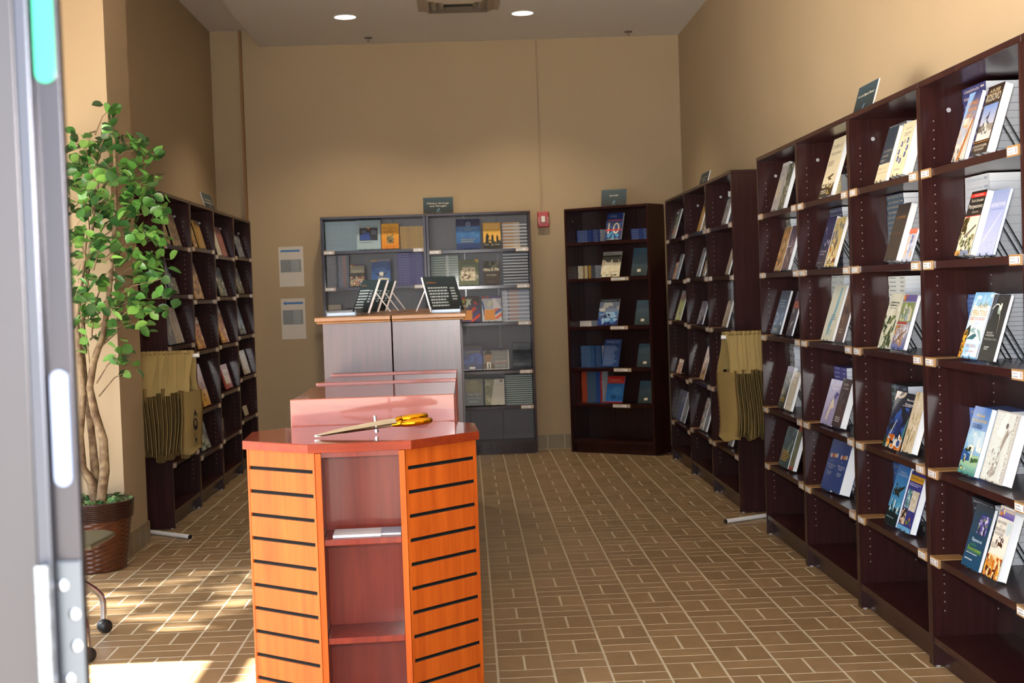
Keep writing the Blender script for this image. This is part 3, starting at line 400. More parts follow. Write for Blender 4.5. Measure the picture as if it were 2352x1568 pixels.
 'feet': [('r',0,0,1,1,('545a44','4c5c74')),('e',.5,.62,.46,.36,'6c683c'),('r',.04,.0,.96,.5,'525a60'),('t','FROM',.5,.87,.4,.08,'908c64'),('t','THE',.5,.76,.3,.07,'908c64'),('t','MIND',.5,.65,.46,.08,'908c64'),('t','TO',.5,.53,.2,.07,'908c64'),('t','THE FEET',.5,.42,.8,.1,'a8a894'),('x',.1,.25,.9,.31,1,'8c9ca0'),('x',.2,.1,.8,.2,3,'8c9ca0')],
 'emblem': [('r',0,0,1,1,'c4c2b2'),('p',[(0,0),(.28,0),(.5,1),(0,1)],'787a54'),('m',0,.1,.34,.9,16,.16,['8c8c68','646848','9c9c7c'],88),('e',.84,.92,.08,.055,'6c5c6c'),('t','TRANSFORMING',.74,.78,.4,.035,'8c8478'),('x',.3,.08,.8,.11,1,'a8a060')],
 'spiral': [('r',0,0,1,1,'b8a078'),('m',0,0,1,1,34,.16,['c8a878','8c5c34','d8ccb0','a8a058','5c4838'],89)],
 'yellowb': [('r',0,0,1,1,'c89c44'),('r',0,.86,1,1,'8c6c34'),('m',.2,.2,.9,.8,12,.14,['d8ac54','b88c3c'],90)],
 'pink': [('r',0,0,1,1,'b06c5c'),('m',0,0,1,1,24,.16,['c4806c','9c5848','b87c68'],91)],
 'redbk': [('r',0,0,1,1,'a83028'),('r',.15,.2,.85,.8,'d8ccc0'),('m',.25,.3,.75,.7,12,.1,['5c4c44','a89c90'],92)],
 'greenland': [('r',0,0,1,1,'8c989c'),('m',0,.6,1,1,12,.2,['b4bcc0','7c8890'],93),('m',0,0,1,.5,26,.14,['3c6c34','2c3c2c','c8ccc0','5c4c34'],94)],
 'sunflower': [('r',0,0,1,1,'9c5c34'),('m',0,.4,1,1,20,.16,['a86c40','7c4428','c88c5c'],95),('r',0,0,1,.38,'d8a020'),('m',.3,.08,.7,.3,8,.08,['3c2c14','6c4c18'],96)],
}
def doctrine_letters(): return [('v', 'AIRLIFT DOCTRINE', x, .5, .94, .07, 'f0f4f0' if x < .85 else '8c877e') for x in (.1, .2, .3, .78, .89)]
ART['doctrine'] = ART['doctrine'][:2] + doctrine_letters() + ART['doctrine'][2:]

# ------------------------------------------------------------------ bookcases
M_SPINE = mat('printed_spine', attr=True, rough=.45, coat=.15)
ORD = ['top', 'second', 'third', 'fourth', 'fifth', 'bottom']
CASES = {}
ZS = [1.755, 1.437, 1.100, .708, .398]
class Case:
    def __init__(s, key, phrase, O, deg, Wd, D, zs=ZS, labels='both'):
        s.key, s.phrase, s.O, s.rz, s.W, s.D, s.zs = key, phrase, Vector((O[0], O[1], 0)), R(deg), Wd, D, list(zs)
        s.labels = labels; CASES[key] = s
    def world(s, u, v, z):
        c, q = cos(s.rz), sin(s.rz); return Vector((s.O.x + u*c - v*q, s.O.y + u*q + v*c, z))
def px(P):
    d = P - CAM_POS; z = d.dot(FW); return 1176 + CAM_F*d.dot(RT)/z, 784 - CAM_F*d.dot(UP)/z
def bis(f, lo, hi, t):
    a = f(lo) < f(hi)
    for _ in range(40):
        mid = (lo+hi)/2
        if (f(mid) < t) == a: lo = mid
        else: hi = mid
    return (lo+hi)/2
CT = .0  # shared part meshes
def build_case(c, Hc=2.068, glide=True, label=None, cat='bookcase', group=None, mats=None):
    t = thing('bookcase', label or c.phrase, cat, c.O, (0, 0, c.rz), group)
    Wd, D = c.W, c.D; body = M_MAH; hole = hx('5a4a4c'); T = .02; g = .0015
    for k, x in enumerate((g, Wd-T-g)):
        b = MB(); b.box((x, .0, .006), (x+T, D, Hc-.022), 0)
        xi = x+T+.0004 if k == 0 else x-.0004
        for v in (.045, D-.06):
            z = .2
            while z < 1.93:
                if min(abs(z-q) for q in c.zs) > .02:
                    pts = [(xi, v+.003*cos(a), z+.003*sin(a)) for a in [i*pi/3 for i in range(6)]]
                    b.face(pts if k == 0 else pts[::-1], 1)
                z += .032
        for v in (.1,):
            pts = [(xi, v+.0085*cos(a), 1.965+.0085*sin(a)) for a in [i*pi/5 for i in range(10)]]
            b.face(pts if k == 0 else pts[::-1], 2)
        for v in (.012, D-.03): b.box((x+.004, v, 0), (x+.016, v+.014, .006), 2)
        b.build('side_panel', [body, M_HOLE, M_CAMD], t)
    if c.key in ('RE', 'RF'):
        b = MB(); b.box((g+T+.0005, .15, 1.965), (g+T+.0015, .285, 2.0), col=hx('dcdcdc')); b.box((g+T+.0015, .165, 1.975), (g+T+.0019, .21, 1.99), col=hx('8c8c94')); b.build('label_strip', M_TAN, t)
    b = MB(); b.box((g, -.001, Hc-.022), (Wd-g, D, Hc)); b.build('top_panel', body, t, bevel=.003)
    b = MB(); b.box((g+T, D-.008, .09), (Wd-g-T, D-.002, Hc-.022))
    for x in (Wd*.36, Wd*.68): b.box((x-.004, D-.0095, .11), (x+.004, D-.0078, Hc-.022), 1)
    b.build('back_panel', [M_MAHB, M_MAH], t)
    b = MB(); b.box((g+T, .035, .002), (Wd-g-T, .052, .088)); b.build('kick_board', body, t)
    for i, z in enumerate(c.zs + [.11]):
        b = MB(); b.box((g+T, .003, z-.025), (Wd-g-T, D-.008, z)); sh = b.build('shelf', body, t)
        if i < 5 and c.labels:
            tanc, wh = hx('a27c4e'), hx('e8e8e6')
            if c.labels == 'both': sp = [(.022, .092), (Wd-.112, .09)]
            elif c.labels == 'right': sp = ([(.022, .1)] if i < 1 else []) + [(Wd-.135, .11)]
            elif c.labels == 'mid': sp = [(Wd*.52+.02*(i % 2), .17)] if i else []
            else: sp = [(.03, .075), (Wd-.11, .075)]
            for x, lw in sp:
                b = MB(); dark = hx('6b4a2c')
                b.box((x, -.0045, z-.029), (x+lw, .0025, z+.003), col=tanc)
                b.box((x+.006, -.0056, z-.024), (x+lw-.008, -.0046, z-.003), col=wh)
                draw(b, [('x', .08, .55, .6, .9, 1, '8c8c94'), ('x', .08, .1, .7, .45, 1, '8c8c94'), ('r', .86, .1, .94, .9, '8c6c6c')], lw-.014, .021, 0)
                nf = [f for f in range(12, len(b.f))]
                vs = set(v for f in nf for v in b.f[f])
                for v in vs: q = b.v[v]; b.v[v] = (q[0]+x+.006, q[1]-.0057, q[2]+z-.024)
                if z < 1.2 and c.labels == 'both': b.box((x, .0025, z), (x+lw, .1, z+.002), col=tanc)
                b.build('label_holder', M_TAN, sh)
    return t
M_HOLE = mat('peg_hole', hx('8a7c7c'), .5); M_CAMD = mat('cam_cover', hx('c8c8cc'), .3, .4)
RX = 1.545
Case('RZ', '', (RX, -1.09), -90, .9175, .297)
Case('RA', 'nearest right bookcase', (RX, -.1725), -90, .9175, .297)
Case('RB', 'second right bookcase', (RX, .745), -90, .9175, .297)
Case('RC', 'third right bookcase', (RX, 1.6625), -90, .9175, .297)
Case('RD', 'fourth right bookcase', (RX, 2.58), -90, .9175, .297)
Case('RE', 'fifth right bookcase', (RX, 4.24), -90, .92, .297, ZS[:3]+[.708, .345])
Case('RF', 'sixth right bookcase', (RX, 5.16), -90, .92, .297, ZS[:3]+[.708, .345])
Case('RG', 'seventh right bookcase', (RX, 6.10), -90, .94, .297, [1.75, 1.43, 1.11, .69, .315])
Case('K', 'corner bookcase', (.785, 6.83), -37.2, .82, .265, [1.78, 1.475, 1.07, .72, .42], 'mid')
Case('BA', 'left back bookcase', (-1.28, 6.868), 0, .89, .268, [1.78, 1.47, 1.13, .72, .41])
Case('BB', 'right back bookcase', (-.387, 6.868), 0, .89, .268, [1.755, 1.445, 1.13, .716, .414], 'right')
for k, (key, ph) in enumerate((('LA', 'first left bookcase'), ('LB', 'second left bookcase'), ('LC', 'third left bookcase'), ('LD', 'fourth left bookcase'))):
    Case(key, ph, (-1.9, 3.55+.885*k), 90, .885, .287, [1.75, 1.437, 1.115, .71, .40], 'small')
CASES['LB'].zs = [1.76, 1.40, 1.05, .64, .34]; CASES['LC'].zs = [1.73, 1.42, 1.06, .70, .36]; CASES['LD'].zs = [1.745, 1.44, 1.10, .76, .42]
LAB = {
 'RZ': 'dark mahogany bookcase cut off by the right edge of the picture',
 'RA': 'nearest full-height mahogany bookcase on the right wall, with the largest books',
 'RB': 'mahogany bookcase on the right wall under the Air and Space Power sign, second nearest',
 'RC': 'third mahogany bookcase from the front on the right wall, holding Cradle of Airpower',
 'RD': 'fourth mahogany bookcase on the right wall, last before the rack of hanging bags',
 'RE': 'mahogany bookcase on the right wall just behind the right rack of khaki bags',
 'RF': 'mahogany bookcase on the right wall under the small far sign, middle of the far three',
 'RG': 'farthest mahogany bookcase on the right wall, next to the angled corner bookcase',
 'K': 'nearly black bookcase standing at an angle in the far right corner under the Journals sign',
 'BA': 'left one of the two bluish-grey bookcases against the back wall, with pale blue stack',
 'BB': 'right one of the two bluish-grey bookcases against the back wall, beside the fire alarm',
 'LA': 'first dark bookcase on the left wall, half hidden by the plant and the bags',
 'LB': 'second dark bookcase from the front on the left wall, left of the small sign',
 'LC': 'third dark bookcase from the front on the left wall, holding a pink book',
 'LD': 'farthest dark bookcase on the left wall, next to the back wall'}
for k, c in CASES.items(): build_case(c, label=LAB[k])

# ------------------------------------------------------------------ books facing out, on easels
def easel(c, u, v, z, w, h, t, tilt, label, up=.62, m=None, yaw=0):
    mb = MB(); s, co = sin(tilt), cos(tilt); r = .0024; zb = t*s+.006; L = h*up
    def P(x, y, q): return (x, y*co+q*s, -y*s+q*co+zb)       # book frame -> shelf frame
    for x in (w*.5-.028, w*.5+.028):
        a = P(x, t+.003, L)
        mb.tube([P(x, -.005, .005), P(x, -.005, -.003), P(x, t+.003, -.003), a], r, 5)
        mb.tube([a, (x*.9+w*.05, a[1]+L*.55, .0035)], r, 5)
    e = P(w*.5, t+.003, L); mb.tube([P(w*.5-.028, t+.003, L), P(w*.5+.028, t+.003, L)], r, 5)
    mb.tube([(w*.5-.0252, e[1]+L*.55, .0035), (w*.5+.0252, e[1]+L*.55, .0035)], r, 5)
    o = mb.build('wire_easel', m or M_BLKW, None, c.world(u, v, z), (0, 0, c.rz+yaw))
    return tag(o, label, 'easel', 'wire easels under the books')
def book(c, u, v, z, w, h, t, art, label, tilt, yaw=0, kind='book', pages=True):
    s = sin(tilt)
    r = thing(kind, label, 'book', c.world(u, v, z+t*s+.0065), (-tilt, 0, c.rz+yaw), 'books shown face out')
    base = ART[art][0][5]; bc = C(base[0] if isinstance(base, tuple) else base)
    mb = MB(); ct = .0008
    mb.box((0, 0, 0), (w, ct, h), col=bc); mb.box((0, t-ct, 0), (w, t, h), col=bc); mb.box((0, 0, 0), (.0012, t, h), col=bc)
    draw(mb, ART[art], w, h, 0)
    mb.build('cover', M_PRINT, r)
    mb = MB(); mb.box((.0013, ct+.0001, .0015), (w-.0015, t-ct-.0001, h-.0015)); mb.build('page_block', M_PAPER, r)
    return r
# case, shelf, px left, px right, py of the top left corner, thickness, art, description
BOOKS = [
 ('RA',0,2185,2213,216,.016,'commando','blue book with orange title and a brown aircraft'),
 ('RA',0,2229,2265,201,.03,'kosovo','thick dark brown book titled A-10s Over Kosovo'),
 ('RA',1,2193,2227,441,.028,'perspect','black, red and cream book titled Perspectives'),
 ('RA',1,2243,2279,438,.010,'aero','thin lavender book titled Aerospace Power'),
 ('RA',2,2201,2242,671,.02,'airlift','white and sky-blue book titled Airlift Operations'),
 ('RA',2,2244,2280,676,.012,'arc','charcoal book with a white light arc'),
 ('RA',3,2199,2236,931,.018,'ground','blue book titled Airpower and Ground Armies'),
 ('RA',3,2249,2300,940,.034,'doctrine','wide pale grey book lettered Airlift Doctrine'),
 ('RA',4,2207,2246,1154,.012,'space','dark teal book with a picture of the earth'),
 ('RA',4,2257,2290,1159,.03,'maneuver','thick cream book with an orange desert scene'),
 ('RB',0,2008,2032,296,.016,'effect','book with navy top and cream foot titled Strategic Effect'),
 ('RB',0,2044,2071,285,.038,'wars','thick cream book with a ring of blue emblems'),
 ('RB',1,2029,2057,470,.028,'warfare','plain black book titled Air Warfare'),
 ('RB',1,2071,2083,526,.008,'booklet','small pale blue booklet with a red top'),
 ('RB',2,2015,2043,674,.006,'silhou','olive green book with soldiers in silhouette'),
 ('RB',2,2045,2074,677,.016,'mapplane','grey and green book with a map and a biplane'),
 ('RB',3,2027,2068,897,.005,'horizon','large dark blue book titled Beyond Horizons'),
 ('RB',3,2069,2092,899,.026,'parch','thick parchment-coloured book'),
 ('RB',4,2030,2056,1063,.014,'lightning','blue book with a twin-tailed aircraft above water'),
 ('RB',4,2060,2089,1081,.026,'gulf','navy book with an orange title band and four pictures'),
 ('RC',0,1880,1908,321,.02,'cradle','cream book titled Cradle of Airpower'),
 ('RC',1,1873,1892,499,.03,'navyplane','thick navy blue book'),
 ('RC',1,1893,1914,501,.016,'yellowbi','yellow and brown book with a battle scene'),
 ('RC',2,1885,1911,655,.012,'mapblue','pale book with a blue map strip'),
 ('RC',2,1916,1934,656,.01,'brownface','dark brown book'),
 ('RC',3,1883,1908,869,.006,'lavender','lavender book with a white eagle'),
 ('RC',3,1909,1929,868,.03,'shadow','thick dark brown book with white lettering'),
 ('RC',4,1884,1906,1006,.012,'joint','thin first royal blue book with a row of crests'),
 ('RC',4,1907,1927,1012,.05,'joint','thick second royal blue book with a row of crests'),
 ('RD',0,1770,1785,376,.014,'portrait','pale grey book with a portrait'),
 ('RD',0,1786,1798,376,.022,'camo','camouflage-green book with thick white pages'),
 ('RD',1,1777,1792,523,.004,'orange','thin tan book'),
 ('RD',1,1794,1809,519,.018,'violet','dusky violet book'),
 ('RD',2,1770,1790,667,.012,'bluesky','slate blue book with white clouds'),
 ('RD',2,1804,1817,669,.01,'navyman','navy book with a red band'),
 ('RD',3,1786,1799,840,.024,'gryel','dark green book with yellow lettering'),
 ('RD',3,1801,1815,853,.014,'blank','cream book with a thin frame'),
 ('RD',4,1787,1808,977,.006,'yeltext','dark teal book with yellow lines of lettering'),
 ('RD',4,1811,1818,977,.022,'redtop','narrow green book with red bands'),
 ('RE',0,1656,1666,459,.016,'grey','grey book with white pages'),
 ('RE',1,1665,1672,571,.01,'tan','narrow cream book at the right end'),
 ('RE',2,1657,1667,690,.012,'tan','light tan book'),
 ('RE',4,1672,1680,1003,.012,'grey','grey-blue book below the bags'),
 ('RF',0,1600,1607,467,.01,'yellowb','tall yellow and brown book'),
 ('RF',0,1611,1617,486,.01,'tan','tan book behind the yellow one'),
 ('RF',1,1598,1605,569,.01,'grey','grey book at the left'),
 ('RF',1,1612,1617,571,.01,'tan','narrow beige book at the right'),
 ('RF',2,1600,1612,691,.01,'violet','dusky pink and grey book'),
 ('RF',3,1606,1615,795,.006,'orange','tall brown book'),
 ('RF',4,1606,1613,912,.006,'multi','many-coloured book'),
 ('RF',4,1615,1621,916,.012,'grey','grey book at the right end'),
 ('RG',0,1540,1547,481,.01,'gred','grey-green book with a red patch'),
 ('RG',1,1540,1547,602,.004,'fire','low orange book'),
 ('RG',1,1549,1555,584,.01,'grey','grey book behind the orange one'),
 ('RG',2,1550,1561,667,.01,'lime','yellow-green book with a brown band'),
 ('RG',3,1553,1562,823,.005,'fire','orange sunset-coloured book'),
 ('RG',4,1553,1561,896,.008,'navy','navy blue book with tan lettering'),
 ('RG',4,1564,1571,902,.008,'grey','silver-grey book'),
 ('K',0,1388,1425,490,.02,'ssq10','blue journal with a large number 10 and a red stripe'),
 ('K',1,1379,1422,579,.004,'aspj','cream and black journal lettered ASPJ'),
 ('K',2,1372,1417,687,.006,'journal','blue and silver journal'),
 ('K',3,1382,1420,779,.005,'ssq','plain blue journal lettered SSQ'),
 ('K',4,1390,1429,863,.005,'redblue','red and blue journal'),
 ('BA',0,820,875,502,.01,'nation','pale blue book titled In Service to the Nation'),
 ('BA',0,877,917,514,.01,'orangelion','orange book with a grey emblem'),
 ('BA',1,805,838,608,.01,'crowd','book with a crowd in red and brown'),
 ('BA',1,854,898,596,.01,'eagle','blue book with an eagle over an open book'),
 ('BB',0,1049,1104,504,.01,'strategy','large blue book with a round seal'),
 ('BB',0,1111,1151,512,.01,'attitudes',"yellow book with three silhouettes, titled Attitudes Aren't Free"),
 ('BB',1,1055,1100,597,.01,'greenbk','grey-green book with a sepia picture'),
 ('BB',1,1111,1149,600,.01,'bomber','dark book titled Bomber'),
 ('BB',2,1059,1103,681,.01,'dance','red and violet book with an orange square'),
 ('BB',2,1108,1153,680,.01,'dance2','white and blue book with an orange square'),
 ('BB',3,1066,1109,794,.012,'bluecd','navy blue disc case with white lettering'),
 ('BB',3,1111,1170,805,.01,'manpic','wide grey book with a man in a suit'),
 ('BB',4,1069,1111,871,.01,'feet','olive book titled From the Mind to the Feet'),
 ('BB',4,1115,1160,871,.01,'emblem','white and olive book with a small emblem'),
 ('LA',0,383,393,496,.01,'spiral','left-hand spiral-bound book with a striped spine'),
 ('LA',0,402,418,489,.01,'spiral','right-hand spiral-bound book with a sepia cover'),
 ('LA',1,392,403,584,.01,'bluesky','tall blue book'),
 ('LA',1,404,413,637,.008,'camo','dark book beside the tall blue one'),
 ('LA',2,391,407,701,.008,'grey','left white and grey book'),
 ('LA',2,411,424,706,.014,'tan','right cream book'),
 ('LB',0,448,455,512,.008,'orange','narrow tan and black book'),
 ('LB',0,462,474,505,.012,'yellowb','dull yellow book'),
 ('LB',1,451,472,602,.008,'orange','orange-brown book with a battle scene'),
 ('LB',2,458,474,729,.008,'fire','orange and blue book'),
 ('LB',3,470,485,839,.01,'sunflower','brown book with a yellow foot'),
 ('LB',4,467,490,956,.01,'greenland','grey book with green foot'),
 ('LC',0,503,511,510,.008,'blank','white and black book'),
 ('LC',0,513,524,520,.008,'pink','dull pink book'),
 ('LC',1,508,524,612,.008,'camo','dull green book'),
 ('LC',2,513,527,702,.01,'fire','orange book'),
 ('LC',3,521,543,839,.01,'redbk','red book with a white panel'),
 ('LD',0,552,563,539,.01,'grey','narrow grey book'),
 ('LD',1,550,562,614,.008,'camo','green-brown book'),
 ('LD',2,553,566,701,.01,'bluesky','blue book'),
 ('LD',3,564,576,806,.01,'tan','cream book'),
 ('LD',4,565,572,933,.01,'tan','narrow cream book'),
]
rnd = random.Random(4)
for cs, sh, xl, xr, yt, t, art, desc in BOOKS:
    c = CASES[cs]; z = c.zs[sh]; L = cs[0] == 'L'
    v = .035 if cs[0] in 'RL' else .06
    tilt = R(17) if cs[0] in 'RK' else R(15) if L else R(10)
    zb = z+t*sin(tilt)+.0065
    u0 = bis(lambda q: px(c.world(q, v, zb))[0], .0, c.W, xl); u1 = bis(lambda q: px(c.world(q, v, zb))[0], 0, c.W, xr)
    w = min(max(u1-u0, .09), .30)
    if u0+w > c.W-.024: u0 = c.W-.024-w
    u0 = max(u0, .024)
    h = bis(lambda q: px(c.world(u0, v+q*sin(tilt), zb+q*cos(tilt)))[1], .08, .34, yt)
    i = sh; top = c.zs[i-1]-.025 if i else 2.046
    h = min(h, (top-.006-zb-.002)/cos(tilt))
    where = f"{ORD[sh]} shelf, {c.phrase}"
    book(c, u0, v, z, w, h, t, art, f"{desc}, {where}", tilt)
    sd = desc.replace(',', '').split()[:6]
    while sd[-1] in ('a', 'and', 'with', 'the', 'of', 'an', 'titled', 'on', 'in', 'From', 'by', 'over', 'thick', 'large', 'many', 'its', 'one', 'round', 'row'): sd.pop()
    easel(c, u0, v, z, w, h, t, tilt, f"wire easel holding {' '.join(sd)}, {where}")
# ------------------------------------------------------------------ flat stacks behind them
# case, shelf, px left, px right (of the spines), py of the top, count, spine bands, text colour, as individuals?, description
NV, WH = '2c3060', 'dfe2e6'
STACKS = [
 ('RA',0,2203,2256,207,11,[(0,1,'34386e')],'d8c8b8',1,'navy book'),
 ('RA',1,2216,2270,408,10,[(0,1,'b4bac2')],'80889c',1,'pale grey book'),
 ('RA',2,2211,2256,676,14,[(0,.7,'2c4c84'),(.7,1,'c8ccd4')],'8ca0cc',1,'navy and white book'),
 ('RA',3,2212,2262,935,8,[(0,1,'5070b8')],'d8c070',1,'blue book'),
 ('RA',4,2222,2275,1139,8,[(0,1,'2a3038')],'c8ccd0',1,'black book'),
 ('RB',0,2046,2080,292,9,[(0,1,'5c5c60')],'d0d0d0',1,'grey book'),
 ('RB',1,2028,2069,446,14,[(0,1,'34485c')],'a89870',1,'slate book with white pages'),
 ('RB',2,2034,2075,635,17,[(0,1,'d6d8d0')],'787c80',1,'white book'),
 ('RB',3,2032,2072,880,8,[(0,.2,'2c3c3c'),(.2,.26,'7c8c7c'),(.26,1,'2c3444')],'6c7c8c',1,'dark green-black book'),
 ('RB',4,2040,2080,1060,7,[(0,1,'2c5ca0')],'b89c60',1,'bright blue book'),
 ('RC',0,1863,1888,409,9,[(0,1,'e0d4a8')],'a09870',1,'cream book'),
 ('RC',1,1886,1921,479,12,[(0,1,'28304c')],'a0a8b8',1,'dark navy book'),
 ('RC',2,1891,1921,631,13,[(0,1,'bcc0b8')],'909498',1,'pale grey-green book'),
 ('RC',3,1896,1929,840,13,[(0,1,'4c4c98')],'a8a4cc',1,'violet-blue book'),
 ('RC',4,1901,1932,999,5,[(0,1,'2c4484')],'c8c090',1,'royal blue book'),
 ('RD',1,1787,1811,504,10,[(0,1,'6c6c5c')],'c8c8b8',0,''),
 ('RD',3,1798,1820,777,10,[(0,1,'b0b4b8')],'2c2c30',0,''),
 ('RE',0,1657,1672,454,7,[(0,1,'50586c')],'8c94a0',0,''),
 ('RE',2,1655,1680,645,12,[(0,1,'c4ccd8')],'90989c',0,''),
 ('RF',3,1609,1625,775,7,[(0,1,'7c7c84')],'b0b0b0',0,''),
 ('RG',4,1553,1577,869,6,[(0,1,'3c4450')],'808890',0,''),
 ('K',0,1320,1373,530,7,[(0,.62,'2c4484'),(.62,1,'1c3474')],'98a4c0',1,'navy journal at the left'),
 ('K',0,1450,1490,526,6,[(0,1,'2c4484')],'98a4c0',1,'navy journal at the right'),
 ('K',1,1319,1362,611,7,[(0,.28,'e8dcb8'),(.28,.4,'a88c50'),(.4,.55,'d8c498'),(.55,.62,'5c5030'),(.62,.75,'b88c3c'),(.75,1,'50545c')],None,0,''),
 ('K',2,1311,1352,737,2,[(0,1,'e4dcd4')],None,1,'white journal'),
 ('K',3,1326,1378,794,12,[(0,.64,'3c6090'),(.64,1,'1c4478')],'7c98bc',0,''),
 ('K',4,1325,1378,853,10,[(0,.27,'b84c2c'),(.27,.7,'54708c'),(.7,.92,'2c549c'),(.92,1,'b82c24')],None,0,''),
 ('BA',0,744,819,510,11,[(0,1,'9cb8c4')],'a8bcc8',1,'pale blue book'),
 ('BA',0,920,973,520,10,[(0,.3,'d8a828'),(.3,.7,'c89c2c'),(.7,1,'d8ac34')],'a07c28',1,'yellow book'),
 ('BA',1,751,803,588,14,[(0,.4,'7c7c84'),(.4,.52,'26262c'),(.52,.72,'80808c'),(.72,.85,'a86850'),(.85,1,'5c5c60')],'a0a0a8',0,''),
 ('BA',1,914,974,578,13,[(0,1,'4c3c8c')],'8078b0',0,''),
 ('BA',2,754,785,700,3,[(0,1,'a89878')],None,1,'beige book'),
 ('BB',0,1156,1213,511,8,[(0,.45,'c89c5c'),(.45,.7,'c8b490'),(.7,1,'585c5c')],'-f0f0f0',1,'tan and white book'),
 ('BB',1,990,1053,588,13,[(0,.55,'5c7058'),(.55,.65,'d0d4cc'),(.65,1,'6c8068')],'-c8d4c4',0,''),
 ('BB',1,1158,1216,579,11,[(0,1,'20241a')],'-e4e8ee',1,'black and white book'),
 ('BB',2,1156,1219,667,8,[(0,.2,'d4d8e0'),(.2,.26,'8c8ca0'),(.26,.6,'c8a898'),(.6,1,'a8b4c4')],'-f0f2f4',1,'white lettered book'),
 ('BB',3,1180,1222,788,8,[(0,1,'20242a'),(.02,.98,'5c646e')],None,1,'black disc case'),
 ('BB',4,1164,1226,860,14,[(0,1,'34502c')],'-dce8ec',0,''),
 ('LA',1,412,429,627,3,[(0,1,'7c8494')],'a0a4b0',0,''),
 ('LB',4,472,488,940,5,[(0,1,'5c6064')],None,0,''),
 ('LC',4,521,538,962,4,[(0,1,'c8b490')],None,1,'cream book'),
 ('LD',2,557,576,715,5,[(0,1,'a8a8b8')],None,0,''),
]
OW = ['topmost', 'second from top', 'third from top', 'fourth from top', 'fifth from top', 'sixth from top', 'seventh from top', 'eighth from top',
      'ninth from top', 'tenth from top', 'eleventh from top', 'twelfth from top', 'thirteenth from top', 'fourteenth from top', 'fifteenth from top', 'sixteenth from top', 'lowest']
rest = MB()
TITLES = {('RA', 0): 'Air Commandos Over Fire and Smoke', ('RA', 1): "The Air Commanders' Perspectives", ('RA', 2): 'Airlift Operations', ('RA', 3): 'Airpower and Ground Armies',
          ('RA', 4): 'Space and the Environment', ('RB', 1): 'AIR WARFARE', ('RB', 4): 'American Counterpower', ('RC', 0): 'Cradle of Airpower', ('RC', 1): 'The Command of the Air', ('RC', 4): 'Military Operations'}
def spine_book(mb, w, d, t, bands, txt, T=None, title=None):
    b0 = len(mb.v); wh = hx('e8edf4'); base = C(bands[0][2])
    inn = .0015
    mb.box((0, 0, 0), (w, d, .0004), col=base); mb.box((0, 0, t-.0004), (w, d, t), col=base)
    mb.box((0, 0, .0007), (w, .0012, t-.0007), col=base)
    mb.box((.0004, .0012, .0004), (w-.0004, d-.0004, t-.0004), col=wh)
    for a, b, c in bands: mb.face([(a*w, -.0001, 0), (b*w, -.0001, 0), (b*w, -.0001, t), (a*w, -.0001, t)], 0, C(c))
    if txt and txt[0] == '-': draw(mb, [('r', 0, .05, 1, .42, txt[1:])], w, t, -.0001)
    elif title: draw(mb, [('t', title, .4, .5, .66, .45, txt), ('x', .8, .3, .95, .8, 1, txt)], w, t, -.0001)
    elif txt:
        draw(mb, [('x', .05, .3, .6, .95, 1, txt), ('x', .72, .3, .95, .9, 1, txt)], w, t, -.0001)
    if T:
        for i in range(b0, len(mb.v)): mb.v[i] = tuple(T @ Vector(mb.v[i]))
for cs, sh, xl, xr, yt, n, bands, txt, ind, desc in STACKS:
    c = CASES[cs]; z = c.zs[sh]; dep = .135 if cs[0] in 'RL' else .10; v0 = c.D-.012-dep
    u0 = bis(lambda q: px(c.world(q, v0, z))[0], 0, c.W, xl); u1 = bis(lambda q: px(c.world(q, v0, z))[0], 0, c.W, xr)
    if cs in ('RA', 'RB', 'RC'): u1 = max(u1, u0+.22)
    w = min(max(u1-u0, .1), .3)
    if u0+w > c.W-.026: u0 = c.W-.026-w
    u0 = max(u0, .026)
    top = c.zs[sh-1]-.03 if sh else 2.04
    zt = bis(lambda q: px(c.world(u0, v0, q))[1], z+.01, z+.4, yt); zt = min(zt, top)
    t = (zt-z)/n
    if cs == 'RA' and sh in (0, 1): pass
    me = None
    for i in range(n):
        zz = z+t*(n-1-i)+.0002; j = (rnd.uniform(-.0015, .0015), rnd.uniform(-.002, .002))
        P = c.world(u0+j[0], v0+j[1], zz)
        if ind:
            if me is None:
                mb = MB(); spine_book(mb, w, dep, t-.0003, bands, txt, None, TITLES.get((cs, sh))); o = mb.build('book' if 'disc' not in desc else 'disc_case', M_SPINE); me = o
            else:
                o = me.copy(); COL.objects.link(o)
            o.location = P; o.rotation_euler = (0, 0, c.rz+rnd.uniform(-.006, .006))
            od = OW[i] if i < n-1 or n == 1 else 'lowest'
            tag(o, f"{desc}, {od} in stack, {ORD[sh]} shelf, {c.phrase}", 'book', f"{desc}s stacked on the {ORD[sh]} shelf of the {c.phrase}")
        else:
            T = Matrix.Translation(P) @ Matrix.Rotation(c.rz, 4, 'Z'); spine_book(rest, w, dep, t-.0003, bands, txt, T)
o = rest.build('far_book_stacks', M_SPINE)
tag(o, 'small flat stacks of books at the back of the farther shelves', 'books', kind='stuff')

